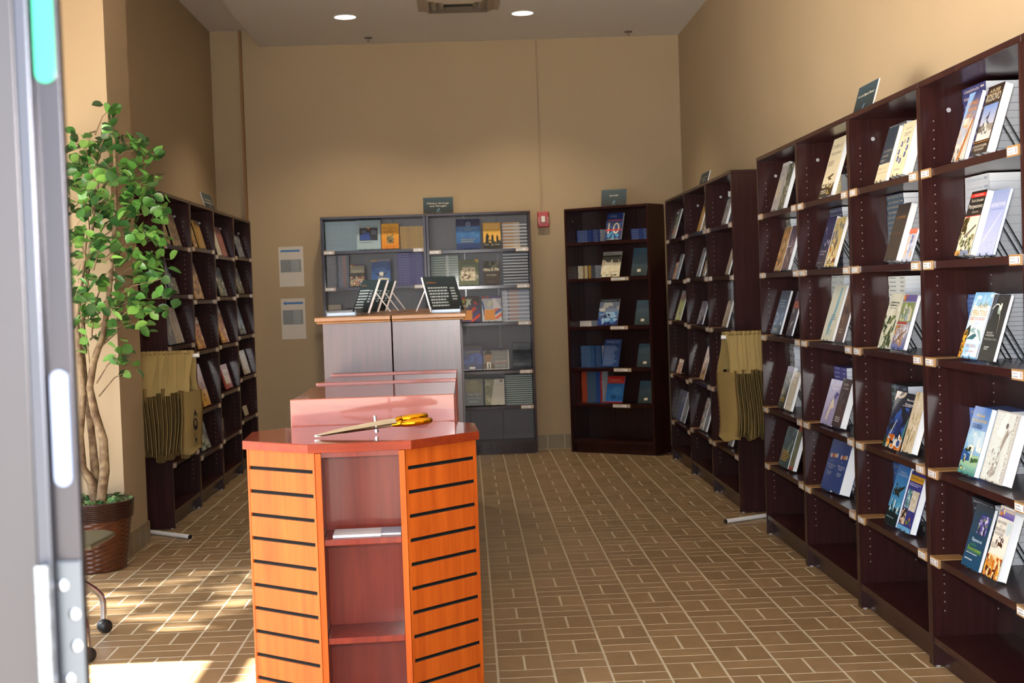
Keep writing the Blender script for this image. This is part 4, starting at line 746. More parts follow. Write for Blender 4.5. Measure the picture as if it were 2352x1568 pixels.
# ------------------------------------------------------------------ section signs on top of the bookcases
def sign(O, rz, w, h, lines, label, tilt=R(16), t=.006, extra=None, z=2.068, group='dark section signs on the bookcases'):
    s = sin(tilt); r = thing('section_sign', label, 'sign', (O[0], O[1], z+t*s+.006), (-tilt, 0, rz), group)
    mb = MB(); mb.box((0, 0, 0), (w, t, h), col=hx('d8dcdc'))
    ops = [('r', 0, 0, 1, 1, ('2b444e', '151b1b'))]
    for i, (tx, ww) in enumerate(lines): ops.append(('t', tx, .5, .62-.17*i, ww, .12, 'e4d8c4', .1))
    ops += [('p', [(.44, .12), (.5, .3), (.56, .3), (.52, .16)], '5c8098'), ('x', .42, .06, .6, .1, 1, '7c8c94')]
    draw(mb, extra or ops, w, h, 0); mb.build('sign_board', M_MATTE, r)
    e = MB(); zb = 0
    for x in (w*.5-.03, w*.5+.03):
        e.tube([(x, -.005, .007), (x, -.005, -.003), (x, t+.003, -.003), (x, t+.003, h*.6)], .0024, 5)
        a = Vector((x, t+.003, h*.6)); R_ = Matrix.Rotation(tilt, 3, 'X'); bk = R_ @ Vector((x, 0, 0))
        # foot on the shelf top, in the sign's tilted frame
        foot_w = Vector((x*.9+w*.05, (t+.003)*cos(tilt)+h*.6*sin(tilt)+h*.35, -(t*s+.003)))
        e.tube([a, R_ @ foot_w], .0024, 5)
    e.build('wire_stand', M_BLKW, r)
    return r
sign((1.60, .865), R(-90), .285, .125, [('Air and Space Power', .84)], 'dark sign lettered Air and Space Power on top of the near right bookcases')
sign((1.62, 4.95), R(-90), .34, .105, [('Operational', .6), ('Aviation', .45)], 'small grey sign on top of the far three right bookcases')
sign((-.405, 6.93), 0, .255, .137, [('Military Strategy', .74), ('and Thought', .56)], 'dark sign lettered Military Strategy and Thought on the back bookcases', tilt=R(8))
cK = CASES['K']; pk = cK.world(.33, .07, 0)
sign((pk.x, pk.y), cK.rz+R(18), .215, .14, [('Journals', .34)], 'dark sign lettered Journals on top of the corner bookcase', tilt=R(14))
sign((-1.965, 5.40), R(90), .40, .13, [('Airpower Collection and', .7), ('International Relations', .8)], 'dark sign on top of the left bookcases', tilt=R(16))
for sh, u in ((1, .60), (2, .62), (3, .63), (4, .63)):
    P = cK.world(u, .06, 0)
    ops = ART['cardb']
    r = sign((P.x, P.y), cK.rz, .15, [0, .24, .21, .20, .19][sh], [], f"dark information card on a stand at the right end, {ORD[sh]} shelf, corner bookcase", R(17), .004, ops, cK.zs[sh], 'dark cards in the corner bookcase')

# ------------------------------------------------------------------ posters, alarm, ceiling fittings
def poster(x, z, w, h, right, label):
    mb = MB(); mb.box((0, 0, 0), (w, .001, h), col=hx('cfc6bc'))
    ar = [('r', .08, .87, .8, .92, '3c78b4'), ('p', [(.79, .845), (.9, .895), (.79, .945)], '6c7cb8')] if right else [('r', .2, .86, .92, .91, '2c6cb0'), ('p', [(.21, .835), (.08, .885), (.21, .935)], '2c6cb0')]
    b0, b1 = (.36, .68) if right else (.36, .72)
    ops = [ar[0], ar[1], ('r', .06, b0, .9, b1, '8f9496'), ('x', .08, b0+.01, .8, b1-.01, 9, '6a6e70'), ('x', .5, b0+.02, .86, b1-.01, 9, 'a4aaae'), ('x', .82, b0+.01, .9, b1-.01, 12, '787c7c')]
    draw(mb, ops, w, h, 0); tag(mb.build('paper_notice', M_MATTE, loc=(x, 7.1485, z)), label, 'notice', 'notices on the back wall')
poster(-1.675, 1.495, .212, .345, True, 'upper white paper notice on the back wall, blue arrow pointing right')
poster(-1.672, 1.04, .208, .352, False, 'lower white paper notice on the back wall, blue arrow pointing left')
M_RED = mat('red_plastic', hx('a81414'), .35, coat=.4)
r = thing('fire_alarm', 'red fire alarm strobe on the back wall beside the bookcases', 'fire alarm', (.625, 7.149, 1.935))
b = MB(); b.box((-.05, -.05, 0), (.05, 0, .135)); o = b.build('housing', M_RED, r, bevel=.008)
b = MB(); b.prism([(-.014, -.066), (.014, -.066), (.02, -.05), (-.02, -.05)], .045, .095); b.build('strobe_lens', mat('strobe_lens', hx('dfe0d8'), .15, coat=1), r)
b = MB()
for k in range(5): b.box((-.044, -.0515, .035+k*.012), (-.036, -.05, .039+k*.012)); b.box((.036, -.0515, .035+k*.012), (.044, -.05, .039+k*.012))
b.build('sound_slots', M_WHT, r)
M_LAMP = mat('lamp_lens', (1, 1, 1), .5, emit=(1, .93, .82), estr=9)
dl = None
for i, (x, y) in enumerate([(-.93, 5.955), (.453, 5.997)]):
    if dl is None:
        dl = thing('ceiling_downlight', '', 'ceiling light', (x, y, H), group='recessed ceiling downlights')
        b = MB(); b.lathe([(.082, 0), (.094, 0), (.094, -.005), (.082, -.004), (.082, 0)], 28); b.build('trim_ring', M_WHT, dl)
        b = MB(); b.lathe([(0, -.002), (.081, -.002)], 28); b.build('lens', M_LAMP, dl); r = dl
    else: r = clone(dl); r.location = (x, y, H)
    r['label'] = f"round lit recessed ceiling downlight, {'left' if x < 0 else 'right'} one of the pair"
    s = lamp('downlight_lamp', 'SPOT', (x, y, H-.03), 65, (1, .84, .6), spot_size=R(116), spot_blend=.55, shadow_soft_size=.07)
dv = thing('air_diffuser', 'square stepped air diffuser in the ceiling between the two lights', 'vent', (-.05, 5.475, H))
b = MB()
for s0, s1, z0, z1 in ((.305, .27, -.012, -.012), (.27, .22, -.012, -.045), (.215, .165, -.012, -.045), (.155, .11, -.012, -.045)):
    for k in range(4):
        q = Matrix.Rotation(k*pi/2, 3, 'Z'); P = [q @ Vector(p) for p in ((-s0, s0, z0), (s0, s0, z0), (s1, s1, z1), (-s1, s1, z1))]
        b.face(P); b.face([p+Vector((0, 0, .003)) for p in P][::-1])
for k in range(4):
    q = Matrix.Rotation(k*pi/2, 3, 'Z'); b.face([q @ Vector(p) for p in ((-.305, .305, 0), (.305, .305, 0), (.305, .305, -.012), (-.305, .305, -.012))])
b.build('diffuser_cone', mat('vent_paint', hx('a89a88'), .5), dv)
b = MB(); b.box((-.11, -.11, -.02), (.11, .11, -.001)); b.build('duct_opening', M_BLK, dv)
for x, y, lb in ((-.812, 6.847, 'left'), (1.391, 6.907, 'right')):
    r = thing('sprinkler_head', f'small sprinkler head on the ceiling near the back wall, {lb} one', 'sprinkler', (x, y, H), group='ceiling sprinklers')
    b = MB(); b.lathe([(0, -.001), (.035, -.001), (.033, -.008), (0, -.008)], 20); b.build('escutcheon', mat('sprinkler_plate', hx('6a5c50'), .5), r)
    b = MB(); b.tube([(0, 0, -.008), (0, 0, -.03)], .006, 8); b.lathe([(0, -.03), (.014, -.031), (.014, -.034), (0, -.035)], 12); b.build('nozzle', M_METAL, r)

# ------------------------------------------------------------------ slatwall kiosk
KX, KY = -.415, -.722
kiosk = thing('display_kiosk', 'orange cherry slatwall display kiosk with open shelves, nearest the camera', 'display stand', (KX, KY, 0))
kiosk.rotation_euler = (0, 0, R(2.5))
def kpoly(e): return [(-.160-e*.4, 0-e), (.160+e*.4, 0-e), (.384+e, .212-e*.4), (.384+e, .50+e*.4), (.287, .612), (-.287, .612), (-.384-e, .50+e*.4), (-.384-e, .212-e*.4)]
b = MB(); pl = kpoly(.0); b.prism(pl, .902, .9285); n = len(b.f)
b.prism([(x*.997, (y-.3)*.997+.3) for x, y in pl], .9285, .93, 1); b.build('kiosk_top', [M_APRON, M_CTOP], kiosk, bevel=.0012)
b = MB(); b.box((-.139, .03, 0), (-.121, .55, .9)); b.box((.121, .03, 0), (.139, .55, .9)); b.box((-.121, .20, .0), (.121, .215, .9)); b.box((-.121, .02, .86+.025), (.121, .2, .9))
b.box((-.121, .04, .0), (.121, .2, .06)); b.build('cabinet_body', M_KBOX, kiosk)
for z in (.628, .318, .08):
    b = MB(); b.box((-.121, .014, z-.02), (.121, .2, z)); b.build('shelf', M_KBOX, kiosk, bevel=.002)
for x in (-.139, .121):
    b = MB(); b.box((x, .004, 0), (x+.018, .03, .9)); b.build('corner_post', M_SLAT, kiosk)
M_GRL = mat('groove_lip', hx('34342e'), .6, spec=.2)
def slat_panel(p0, p1, name):
    p0, p1 = Vector((*p0, 0)), Vector((*p1, 0)); d = (p1-p0).normalized(); L = (p1-p0).length; ang = math.atan2(d.y, d.x)
    T = Matrix.Translation(p0) @ Matrix.Rotation(ang, 4, 'Z'); b = MB(); z0 = .002; zs = [.842-.0762*k for k in range(12)]; gh = .006
    b.box((0, .006, 0), (L, .018, .9), 1, T=T); prev = .901
    for z in zs[:-1]:
        b.box((.0, 0, z+gh), (L, .0062, prev), 0, T=T); prev = z-gh
    b.box((0, 0, 0), (L, .0062, prev), 0, T=T)
    for z in zs: b.box((.012, .0045, z-gh), (L-.012, .0062, z-gh+.0018), 2, T=T)
    b.box((0, -.0008, 0), (.009, .006, .901), 0, T=T); b.box((L-.009, -.0008, 0), (L, .006, .901), 0, T=T)
    b.build(name, [M_SLAT, M_GROOVE, M_GRL], kiosk)
q = kpoly(-.012)
slat_panel((q[7][0], q[7][1]+.004), (-.141, .008), 'slat_panel'); slat_panel((.141, .008), (q[2][0], q[2][1]+.004), 'slat_panel')
slat_panel((q[2][0], q[2][1]+.006), (q[3][0], q[3][1]), 'slat_panel'); slat_panel((q[6][0], q[6][1]), (q[7][0], q[7][1]+.006), 'slat_panel')
b = MB(); b.prism(kpoly(-.03), .0, .04); b.build('plinth', M_BLK, kiosk)
def kw(x, y): c, s = cos(R(2.5)), sin(R(2.5)); return KX+x*c-y*s, KY+x*s+y*c
# papers on the upper shelf
x, y = kw(-.095, .04); b = MB()
b.box((0, 0, 0), (.15, .12, .008), cols=[hx('d8dce0')]*6); draw(b, [('x', .05, .2, .3, .8, 2, '7c8498')], .15, .008, 0)
tag(b.build('paper_pad', M_MATTE, loc=(x, y, .6285), rot=(0, 0, R(2))), 'stack of white leaflets on the upper shelf of the orange kiosk', 'paper')
x, y = kw(.052, .055); b = MB(); b.box((0, 0, 0), (.066, .12, .006), cols=[hx('c8ccd0'), hx('a8b4c4')]+[hx('d8dce0')]*4)
tag(b.build('booklet', M_MATTE, loc=(x, y, .6285)), 'small grey booklet beside the white leaflets on the orange kiosk shelf', 'booklet')

# giant ribbon-cutting scissors
sc = thing('ceremonial_scissors', 'giant ribbon-cutting scissors with silver blades and gold handles on the kiosk top', 'scissors', (-.572, -.548, .9345), (0, R(-4.2), R(16))); sc.scale = (.95, .95, .95)
def blade(sy, z0):
    b = MB(); pr = [(0, 0), (.03, .010), (.10, .017), (.235, .022), (.285, .018), (.285, -.006), (.10, -.010), (.02, -.004)]
    pr = [(x, y*sy) for x, y in pr]
    if sy < 0: pr = pr[::-1]
    n = len(pr); tk = .015
    P = [Vector((x, y, z0*min(1, .3+x*4))) for x, y in pr]+[Vector((x, y*.35, z0*min(1, .3+x*4)+tk*min(1, .25+x*4))) for x, y in pr]
    b.add(P, [tuple(range(n))[::-1], tuple(range(n, 2*n))]+[(i, (i+1) % n, n+(i+1) % n, n+i) for i in range(n)])
    return b
blade(1, .0).build('blade', M_STEEL, sc); blade(-1, .013).build('blade', M_STEEL, sc)
b = MB(); b.tube([(.215, 0, -.014), (.215, 0, .046)], .0050, 12); b.tube([(.215, 0, -.012), (.215, 0, -.004)], .008, 6); b.tube([(.215, 0, .02), (.215, 0, .024)], .0085, 12)
b.build('pivot_bolt', M_METAL, sc)
for sy, z0 in ((1, .018), (-1, .006)):
    b = MB(); b.tube([(.27, .004*sy, z0), (.285, .006*sy, z0), (.30, .008*sy, z0+.002), (.312, .012*sy, z0)], [.006, .009, .012, .007], 12)
    cx, cy = .352, .028*sy; ring = [(cx+.048*cos(a), cy+.022*sin(a), z0+.001) for a in [i*2*pi/22 for i in range(23)]]
    b.tube(ring, .010, 10, cap=False); b.build('handle', M_GOLD, sc)

# ------------------------------------------------------------------ low red units behind the kiosk
def gondola(y0, y1, label, z=1.026):
    r = thing('gondola_unit', label, 'display stand', (-.413, y0, 0), group='low polished gondola units'); w = .292; L = y1-y0; 
    b = MB(); b.box((-w, 0, 0), (w, .018, z)); b.build('end_panel', M_CBOX, r, bevel=.003)
    b = MB(); b.box((-w, L-.018, 0), (w, L, z+.004)); b.build('end_panel', M_CBOX, r, bevel=.003)
    b = MB(); b.box((-w+.002, .018, z-.03), (w-.002, L-.018, z-.004)); b.build('unit_top', M_CTOP, r)
    b = MB(); b.box((-.01, .018, 0), (.01, L-.018, z-.03)); b.build('divider', M_CBOX, r)
    for k in range(3):
        for s in (-1, 1):
            zz = .12+.29*k; b = MB(); x0, x1 = sorted((s*.011, s*(w-.01))); b.box((x0, .019, zz-.02), (x1, L-.019, zz)); b.build('shelf', M_CBOX, r)
    return r
gondola(-.088, .80, 'low polished red display unit right behind the orange kiosk')
gondola(.803, 1.46, 'second low polished red display unit, in front of the tall dark one')
mg = []
for side in (-1, 1):
    for k in range(3):
        y0 = 1.482+.925*k; x0, x1 = (-.740, -.421) if side < 0 else (-.416, -.098)
        r = thing('end_bookcase', f"waist-high worn mahogany bookcase, {'left' if side < 0 else 'right'} row, {['nearest, showing its end panel', 'second, behind the nearest', 'third, farthest back'][k]}", 'bookcase', ((x0+x1)/2, y0, 0), group='back-to-back worn mahogany bookcases')
        w = (x1-x0)/2; L = .92
        b = MB(); b.box((-w, 0, 0), (w, .02, 1.27)); b.build('side_panel', M_GOND, r, bevel=.002)
        b = MB(); b.box((-w, L-.02, 0), (w, L, 1.27)); b.build('side_panel', M_GOND, r)
        bx = w-.012 if side < 0 else -w; b = MB(); b.box((bx, .02, 0), (bx+.012, L-.02, 1.27)); b.build('back_panel', M_GOND, r)
        for zz in (.1, .45, .8): b = MB(); b.box((-w+.013, .021, zz-.02), (w-.013, L-.021, zz)); b.build('shelf', M_GOND, r)
        ov = .034; a0, a1 = (-w-ov, w) if side < 0 else (-w, w+ov-.006); yf = -.03 if k == 0 else 0
        b = MB(); b.box((a0, yf, 1.272), (a1, L, 1.293)); b.box((a0+.008*(side < 0), yf+.008, 1.262), (a1-.008*(side > 0), L, 1.2725)); b.build('top_moulding', M_EDGE, r, bevel=.004)
M_ACR = mat('clear_acrylic', (.95, .97, 1), .05, trans=.9, spec=.6)
for side, x0, y0, L in ((-1, -.735, 1.62, 1.6), (1, -.235, 1.55, .9)):
    b = MB(); b.box((0, 0, 0), (.14, L, .004)); b.box((0, 0, .004), (.004, L, .03)); b.box((.136, 0, .004), (.14, L, .03)); n = int(L/.035)
    for k in range(n): b.box((.004, k*L/n, .004), (.136, k*L/n+.003, .016))
    o = b.build('leaflet_tray', M_ACR, loc=(x0, y0, 1.2935)); tag(o, f"clear plastic ribbed tray on top of the dark units, {'left' if side < 0 else 'right'} one", 'tray', 'clear trays')
def price_sign(x, y, rz, label, leg=1):
    tilt = R(22); w, h = .20, .18; r = thing('price_card', label, 'sign', (x, y, 1.302), (0, 0, rz), 'dark price cards on clear trays')
    T = Matrix.Rotation(-tilt, 4, 'X'); mb = MB()
    mb.box((0, 0, 0), (w, .011, h), col=hx('f4f0ee'))
    draw(mb, [('r', 0, 0, 1, 1, ('23343a', '141c1e')), ('t', 'JOURNALS', .22, .82, .3, .05, 'c87c2c'), ('x', .08, .12, .7, .72, 7, 'aab4b4'), ('x', .74, .3, .92, .7, 5, 'aab4b4')], w, h, 0)
    mb.v = [tuple(T @ Vector(v)) for v in mb.v]; mb.build('card', M_MATTE, r)
    b = MB()
    for xx in ((w-.006,) if leg else (.0,)):
        a = T @ Vector((xx+.003, .011, h*.62)); f = Vector((xx+.003, a.y+.075, .002)); b.tube([a, f], .0035, 5)
    b.build('support_leg', mat('white_card_leg', hx('e8e2de'), .6), r)
price_sign(-.66, 2.20, R(-62), 'dark price card with orange heading, first of three standing on the left tray')
price_sign(-.64, 2.62, R(-62), 'dark price card in the middle of the three on the left tray')
price_sign(-.62, 3.02, R(-62), 'dark price card, last of the three on the left tray')
price_sign(-.235, 1.66, R(38), 'larger dark price card with a list of titles on the right tray', 0)

# ------------------------------------------------------------------ bag racks
def rack(x0, x1, y, z, wall, label):
    r = thing('bag_rack', label, 'rack', ((x0+x1)/2, y, 0), group='white pipe racks'); b = MB(); w = (x1-x0)/2
    b.tube([(-w, 0, z), (w, 0, z)], .012, 12); b.build('hanging_bar', M_WHT, r)
    sx = -w+.02 if wall < 0 else w-.02
    b = MB(); b.tube([(sx, 0, .014), (sx, 0, z)], .012, 12); b.build('upright', M_WHT, r); return r, sx
def foot(r, p0, p1):
    b = MB(); o = r.location; b.tube([(p0[0]-o.x, p0[1]-o.y, .014), (p1[0]-o.x, p1[1]-o.y, .014)], .013, 10)
    q = Vector((p1[0]-p0[0], p1[1]-p0[1], 0)).normalized()*.006
    b.build('floor_foot', M_WHT, r)
    b = MB(); b.tube([(p0[0]-o.x-q.x, p0[1]-o.y-q.y, .014), (p0[0]-o.x, p0[1]-o.y, .014)], .0135, 10); b.build('end_cap', M_BLK, r)
zb = 1.07
rl, sxl = rack(-2.10, -1.665, 3.32, zb, -1, 'white pipe bag rack beside the left bookcases, full of khaki bags')
foot(rl, (-1.735, 3.16), (-2.13, 3.50))
rr, sxr = rack(1.40, 1.78, 3.00, 1.078, 1, 'white pipe bag rack in the gap between the right bookcases')
foot(rr, (1.39, 2.96), (1.80, 3.19))
def bag_mesh(seed, w=.29, h=.37, hh=.26, turn=False):
    rg = random.Random(seed); b = MB(); nx, nz = 9, 9; a1, a2, a3 = .006, 1+.12*(seed % 20), .016*sin(seed*.45); th = rg.uniform(.006, .009)
    def off(u, v): return a1*sin(v*5+a2)+a3*v*v+.006*sin(u*7+a2*2)*v
    vs = []
    for s in (-1, 1):
        for j in range(nz+1):
            for i in range(nx+1):
                u, v = i/nx-.5, j/nz; ed = th*(1-(2*u)**4*.8)*(.6+.5*v)*s
                vs.append((u*w+.01*sin(v*4+a2), off(u, v)+ed, -v*h-.012*sin(u*6+a2)*(v > .9)))
    N = (nx+1)*(nz+1); fs = []
    for s in (0, 1):
        for j in range(nz):
            for i in range(nx):
                q = [s*N+j*(nx+1)+i, s*N+j*(nx+1)+i+1, s*N+(j+1)*(nx+1)+i+1, s*N+(j+1)*(nx+1)+i]; fs.append(tuple(q if s else q[::-1]))
    for j in range(nz):
        for i in (0, nx): a, c = j*(nx+1)+i, (j+1)*(nx+1)+i; fs.append((a, c, N+c, N+a))
    for i in range(nx): a = nz*(nx+1)+i; fs.append((a, a+1, N+a+1, N+a))
    b.add(vs, fs, 0, None, True)
    st = MB()
    for s in (-1, 1):        # two cloth handles gathered over the bar
        n = 10; sv = []; tw = rg.uniform(-1.1, 1.1)
        for k in range(n+1):
            f = k/n; wd = .044*(1-.3*sin(f*pi+tw)**2); x = s*w*.24*(1-f)**.8+s*.012; ang = pi/2+tw*.35*sin(f*3)+s*.2
            z = f*(hh+.026); y = s*.006+.008*tw*sin(f*4+tw)+off(s*.2, 0)*(1-f)
            dx, dy = cos(ang)*wd/2, sin(ang)*wd/2
            sv += [(x-dx, y-dy, z), (x+dx, y+dy, z)]
        st.add(sv, [(2*k, 2*k+1, 2*k+3, 2*k+2) for k in range(n)], 0, None, True)
        st.add([(p[0], p[1]+.002, p[2]) for p in sv], [(2*k, 2*k+2, 2*k+3, 2*k+1) for k in range(n)], 0, None, True)
    k = [( .03*cos(a), .0, hh+.008+.012*sin(a)) for a in [i*pi/6 for i in range(7)]]
    st.tube([(p[0], p[1], p[2]) for p in k], .009, 6)
    return b, st
def bag(x, y, z, rz, seed, label, group, logo=False, h=.37):
    r = thing('tote_bag', label, 'bag', (x, y, z), (0, 0, rz), group); hh = random.Random(seed+99).uniform(.19, .24)
    b, st = bag_mesh(seed, h=h, hh=hh)
    for m in (b, st): m.v = [(p[0], p[1], p[2]-hh-.012) for p in m.v]
    o = b.build('bag_body', M_BAG, r)
    if logo:
        lg = MB(); ink = hx('231f28')
        draw(lg, [('e', .5, .55, .2, .15, '231f28'), ('e', .5, .58, .1, .07, '8d7339'), ('p', [(.32, .72), (.5, .92), (.68, .72), (.5, .8)], '231f28'), ('x', .3, .28, .7, .3, 1, '231f28'), ('p', [(.42, .08), (.6, .16), (.42, .24)], '231f28')], .16, .24, 0)
        lg.v = [(p[0]-.08, p[1]-.016, p[2]-hh-.012-.33) for p in lg.v]; lg.build('printed_logo', M_MATTE, o)
    st.build('handles', M_BAG, r)
    return r
rg = random.Random(7)
NB = 15
for k in range(NB):
    f = k/(NB-1); x = -2.07+.355*f; last = k == NB-1
    rz = R(90)+rg.uniform(-.03, .03) if not last else R(77)
    lb = 'khaki tote bag turned to show its black logo, right end of the left rack' if last else f"khaki tote bag seen edge-on on the left rack, {['leftmost'] and (OW[k].replace('from top', 'from left').replace('topmost', 'leftmost'))}"
    bag(x-.0 if not last else -1.715, 3.32 if not last else 3.30, zb+.018, rz, 20+k, lb, 'khaki bags on the left rack', last, .37+rg.uniform(-.015, .03))
for k in range(13):
    f = k/12; x = 1.435+.30*f; first = k == 0
    rz = R(90)+rg.uniform(-.03, .03) if not first else R(104)
    lb = f"khaki tote bag seen edge-on on the right rack, {OW[k].replace('from top', 'from left').replace('topmost', 'leftmost')}"
    bag(x, 3.0, 1.096, rz, 60+k, lb, 'khaki bags on the right rack', False, .38+rg.uniform(-.015, .03))

# ------------------------------------------------------------------ potted tree
PXC, PYC = -2.075, 2.345
plant = thing('potted_tree', 'tall leafy potted ficus tree in a brown wicker pot beside the beige pillar', 'plant', (PXC, PYC, 0))
M_WICK = mat('wicker', hx('6e3a1c'), .35, coat=.35); nt, bs = nodes(M_WICK); N = nt.nodes.new; L = nt.links.new
tc = N('ShaderNodeTexCoord'); bk = N('ShaderNodeTexNoise'); bk.inputs['Scale'].default_value = 30; rp = N('ShaderNodeValToRGB')
rp.color_ramp.elements[0].color = (*hx('34180a'), 1); rp.color_ramp.elements[1].color = (*hx('683618'), 1); L(tc.outputs['Object'], bk.inputs[0]); L(bk.outputs[0], rp.inputs[0]); L(rp.outputs[0], bs.inputs['Base Color'])
b = MB(); n, rows = 72, 22
vs = []
for j in range(rows*2+1):
    z = .005+.265*j/(rows*2); r0 = .163+.045*(z/.36)
    for k in range(n):
        a = 2*pi*k/n; wv = .0035*sin(n/6*a*1.0+pi*(j//2 % 2)) + (.002 if j % 2 else -.001); vs.append(((r0+wv)*cos(a), (r0+wv)*sin(a), z))
b.add(vs, [(j*n+k, j*n+(k+1) % n, (j+1)*n+(k+1) % n, (j+1)*n+k) for j in range(rows*2) for k in range(n)], 0, None, True)
b.face([(.16*cos(2*pi*k/24), .16*sin(2*pi*k/24), .004) for k in range(24)][::-1]); b.build('wicker_pot', M_WICK, plant)
b = MB(); prof = []
for k in range(9): z = .27+.0105*k; prof += [(.206+.001*k, z), (.212+.001*k, z+.005), (.206+.001*k, z+.0105)]
prof += [(.2, .366), (.198, .3)]; b.lathe(prof, 40); b.build('pot_rim', mat('dark_rim', hx('2c0c08'), .28, coat=.6), plant)
b = MB(); b.lathe([(0, .335), (.2, .335)], 24); b.build('soil', mat('moss', hx('a87c40'), .9), plant)
def at(x, y, Y):
    d = FW*CAM_F + RT*(x-1176) - UP*(y-784); t = (Y-CAM_POS.y)/d.y; return CAM_POS+d*t
def loc(p): return (p.x-PXC, p.y-PYC, p.z)
M_BARK = mat('bark', hx('8c7450'), .7); nt, bs = nodes(M_BARK); tc = nt.nodes.new('ShaderNodeTexCoord'); nz = nt.nodes.new('ShaderNodeTexNoise'); nz.inputs['Scale'].default_value = 22
rp = nt.nodes.new('ShaderNodeValToRGB'); rp.color_ramp.elements[0].color = (*hx('5a4028'), 1); rp.color_ramp.elements[1].color = (*hx('b09a74'), 1); rp.color_ramp.elements[0].position = .35
nt.links.new(tc.outputs['Object'], nz.inputs[0]); nt.links.new(nz.outputs[0], rp.inputs[0]); nt.links.new(rp.outputs[0], bs.inputs['Base Color'])
STEMS = [([(218, 1150), (212, 1108), (190, 1075), (183, 1000), (193, 900), (184, 820), (178, 740), (190, 640), (200, 540)], 2.33, .027),
         ([(222, 1148), (218, 1080), (212, 1010), (205, 950), (196, 880), (188, 800), (192, 700), (205, 600), (215, 500), (225, 430), (225, 380)], 2.38, .023),
         ([(232, 1150), (240, 1080), (238, 1010), (218, 950), (206, 890), (215, 830), (236, 770), (248, 700), (256, 620), (262, 540), (266, 460), (262, 330), (258, 280), (250, 235)], 2.28, .025)]
for pts, Y, r0 in STEMS:
    b = MB(); P = [loc(at(x, y, Y)) for x, y in pts]; b.tube(P, [max(.003, r0*(1-.88*(i/(len(P)-1)))*(1.15 if i % 2 else 1)) for i in range(len(P))], 9); b.build('trunk', M_BARK, plant)
# foliage: leaves on thin twigs, gathered in clumps
M_LEAF = mat('leaf', attr=True, rough=.32, coat=.25); nt, bs = nodes(M_LEAF)
CL = [(255,250,14,18,5),(262,300,18,16,6),(190,320,34,16,12),(250,330,48,18,20),(320,340,34,22,16),(345,370,20,26,8),(200,370,50,28,26),(275,390,40,26,18),(160,420,24,40,16),(220,430,50,26,24),(300,430,44,26,22),
      (365,410,16,12,4),(320,470,44,26,26),(370,480,22,26,12),(200,480,56,28,30),(260,500,46,26,24),(170,540,30,30,16),(240,560,50,26,22),(330,540,46,26,26),(370,540,16,16,5),(300,590,44,20,16),(355,600,28,24,14),(190,600,40,26,18),
      (330,640,42,22,18),(370,640,14,24,7),(250,640,40,24,14),(180,670,28,34,16),(300,690,44,20,18),(345,700,26,24,12),(220,710,44,24,14),(330,735,24,24,8),(180,730,26,24,10),(270,760,26,24,7),(200,790,30,20,6),(275,820,24,28,7),(300,850,18,26,5),(285,745,20,20,4)]
fo, tw = MB(), MB(); rg = random.Random(11); GR = ['3e6a2c', '4c8034', '2f5a2a', '5c9440', '487a3c', '6ca048', '34602f', '7cae50']
for cx, cy, sx, sy, n in CL:
    Yc = 2.30+rg.uniform(-.16, .12); c0 = Vector(loc(at(cx, cy, Yc)))
    st = Vector(loc(at(215+(cx-240)*.2, cy+60, 2.3))); tw.tube([st, (st+c0)/2+Vector((0, 0, .03)), c0], [.004, .003, .0015], 5, cap=False)
    for i in range(int(n*1.3)):
        p = Vector(loc(at(cx+rg.gauss(0, .6)*sx, cy+rg.gauss(0, .6)*sy, Yc+rg.uniform(-.12, .12))))
        if p.x+PXC < -1.98 and p.y+PYC > 2.52: p.y = 2.50-PYC
        ln, wd = rg.uniform(.052, .08), rg.uniform(.042, .062)
        rot = Euler((rg.uniform(-1.2, 1.2), rg.uniform(-.9, .9), rg.uniform(0, 6.28))).to_matrix(); col = hx(rg.choice(GR)); k = rg.uniform(.6, 1.05); col = tuple(x*k for x in col)
        pr = [(0, 0), (.22, .34), (.5, .5), (.78, .36), (1, 0), (.78, -.36), (.5, -.5), (.22, -.34)]
        mid = [Vector((u*ln, 0, -.006*u)) for u in (.0, .3, .65, 1)]
        ed = [Vector((u*ln, v*wd, .006+.004*sin(u*6))) for u, v in pr]
        Q = [p+rot @ (q-Vector((0, 0, ln*.0))) for q in (mid+ed)]
        if rg.random() < .7: tw.tube([p, p+(c0-p)*.5+Vector((0, 0, .01))], .0012, 3, cap=False)
        b0 = len(fo.v); fo.v += [tuple(q) for q in Q]
        for f in ((0, 5, 1), (1, 5, 6, 2), (2, 6, 7, 3), (0, 1, 11), (1, 2, 10, 11), (2, 3, 9, 10)):
            fo.f.append(tuple(b0+j for j in f)); fo.m.append(0); fo.c.append(col); fo.smooth.add(len(fo.f)-1)
fo.build('foliage', M_LEAF, plant); tw.build('twigs', M_BARK, plant)
fo = MB()
for i in range(150):
    a, rr_ = rg.uniform(0, 6.28), .2*math.sqrt(rg.random()); p = Vector((rr_*cos(a), rr_*sin(a), .345+rg.uniform(0, .03))); col = hx(rg.choice(['5c8c54', '4c7c48', '3c6a3c', '74a468']))
    rot = Euler((rg.uniform(-.7, .7), rg.uniform(-.7, .7), rg.uniform(0, 6.28))).to_matrix(); s = rg.uniform(.018, .028)
    fo.face([p+rot @ Vector((s*u, s*v, 0)) for u, v in ((-1, 0), (-.5, -.7), (.2, -.5), (1, 0), (.2, .5), (-.5, .7))], 0, col)
fo.build('ivy_leaves', M_LEAF, plant)

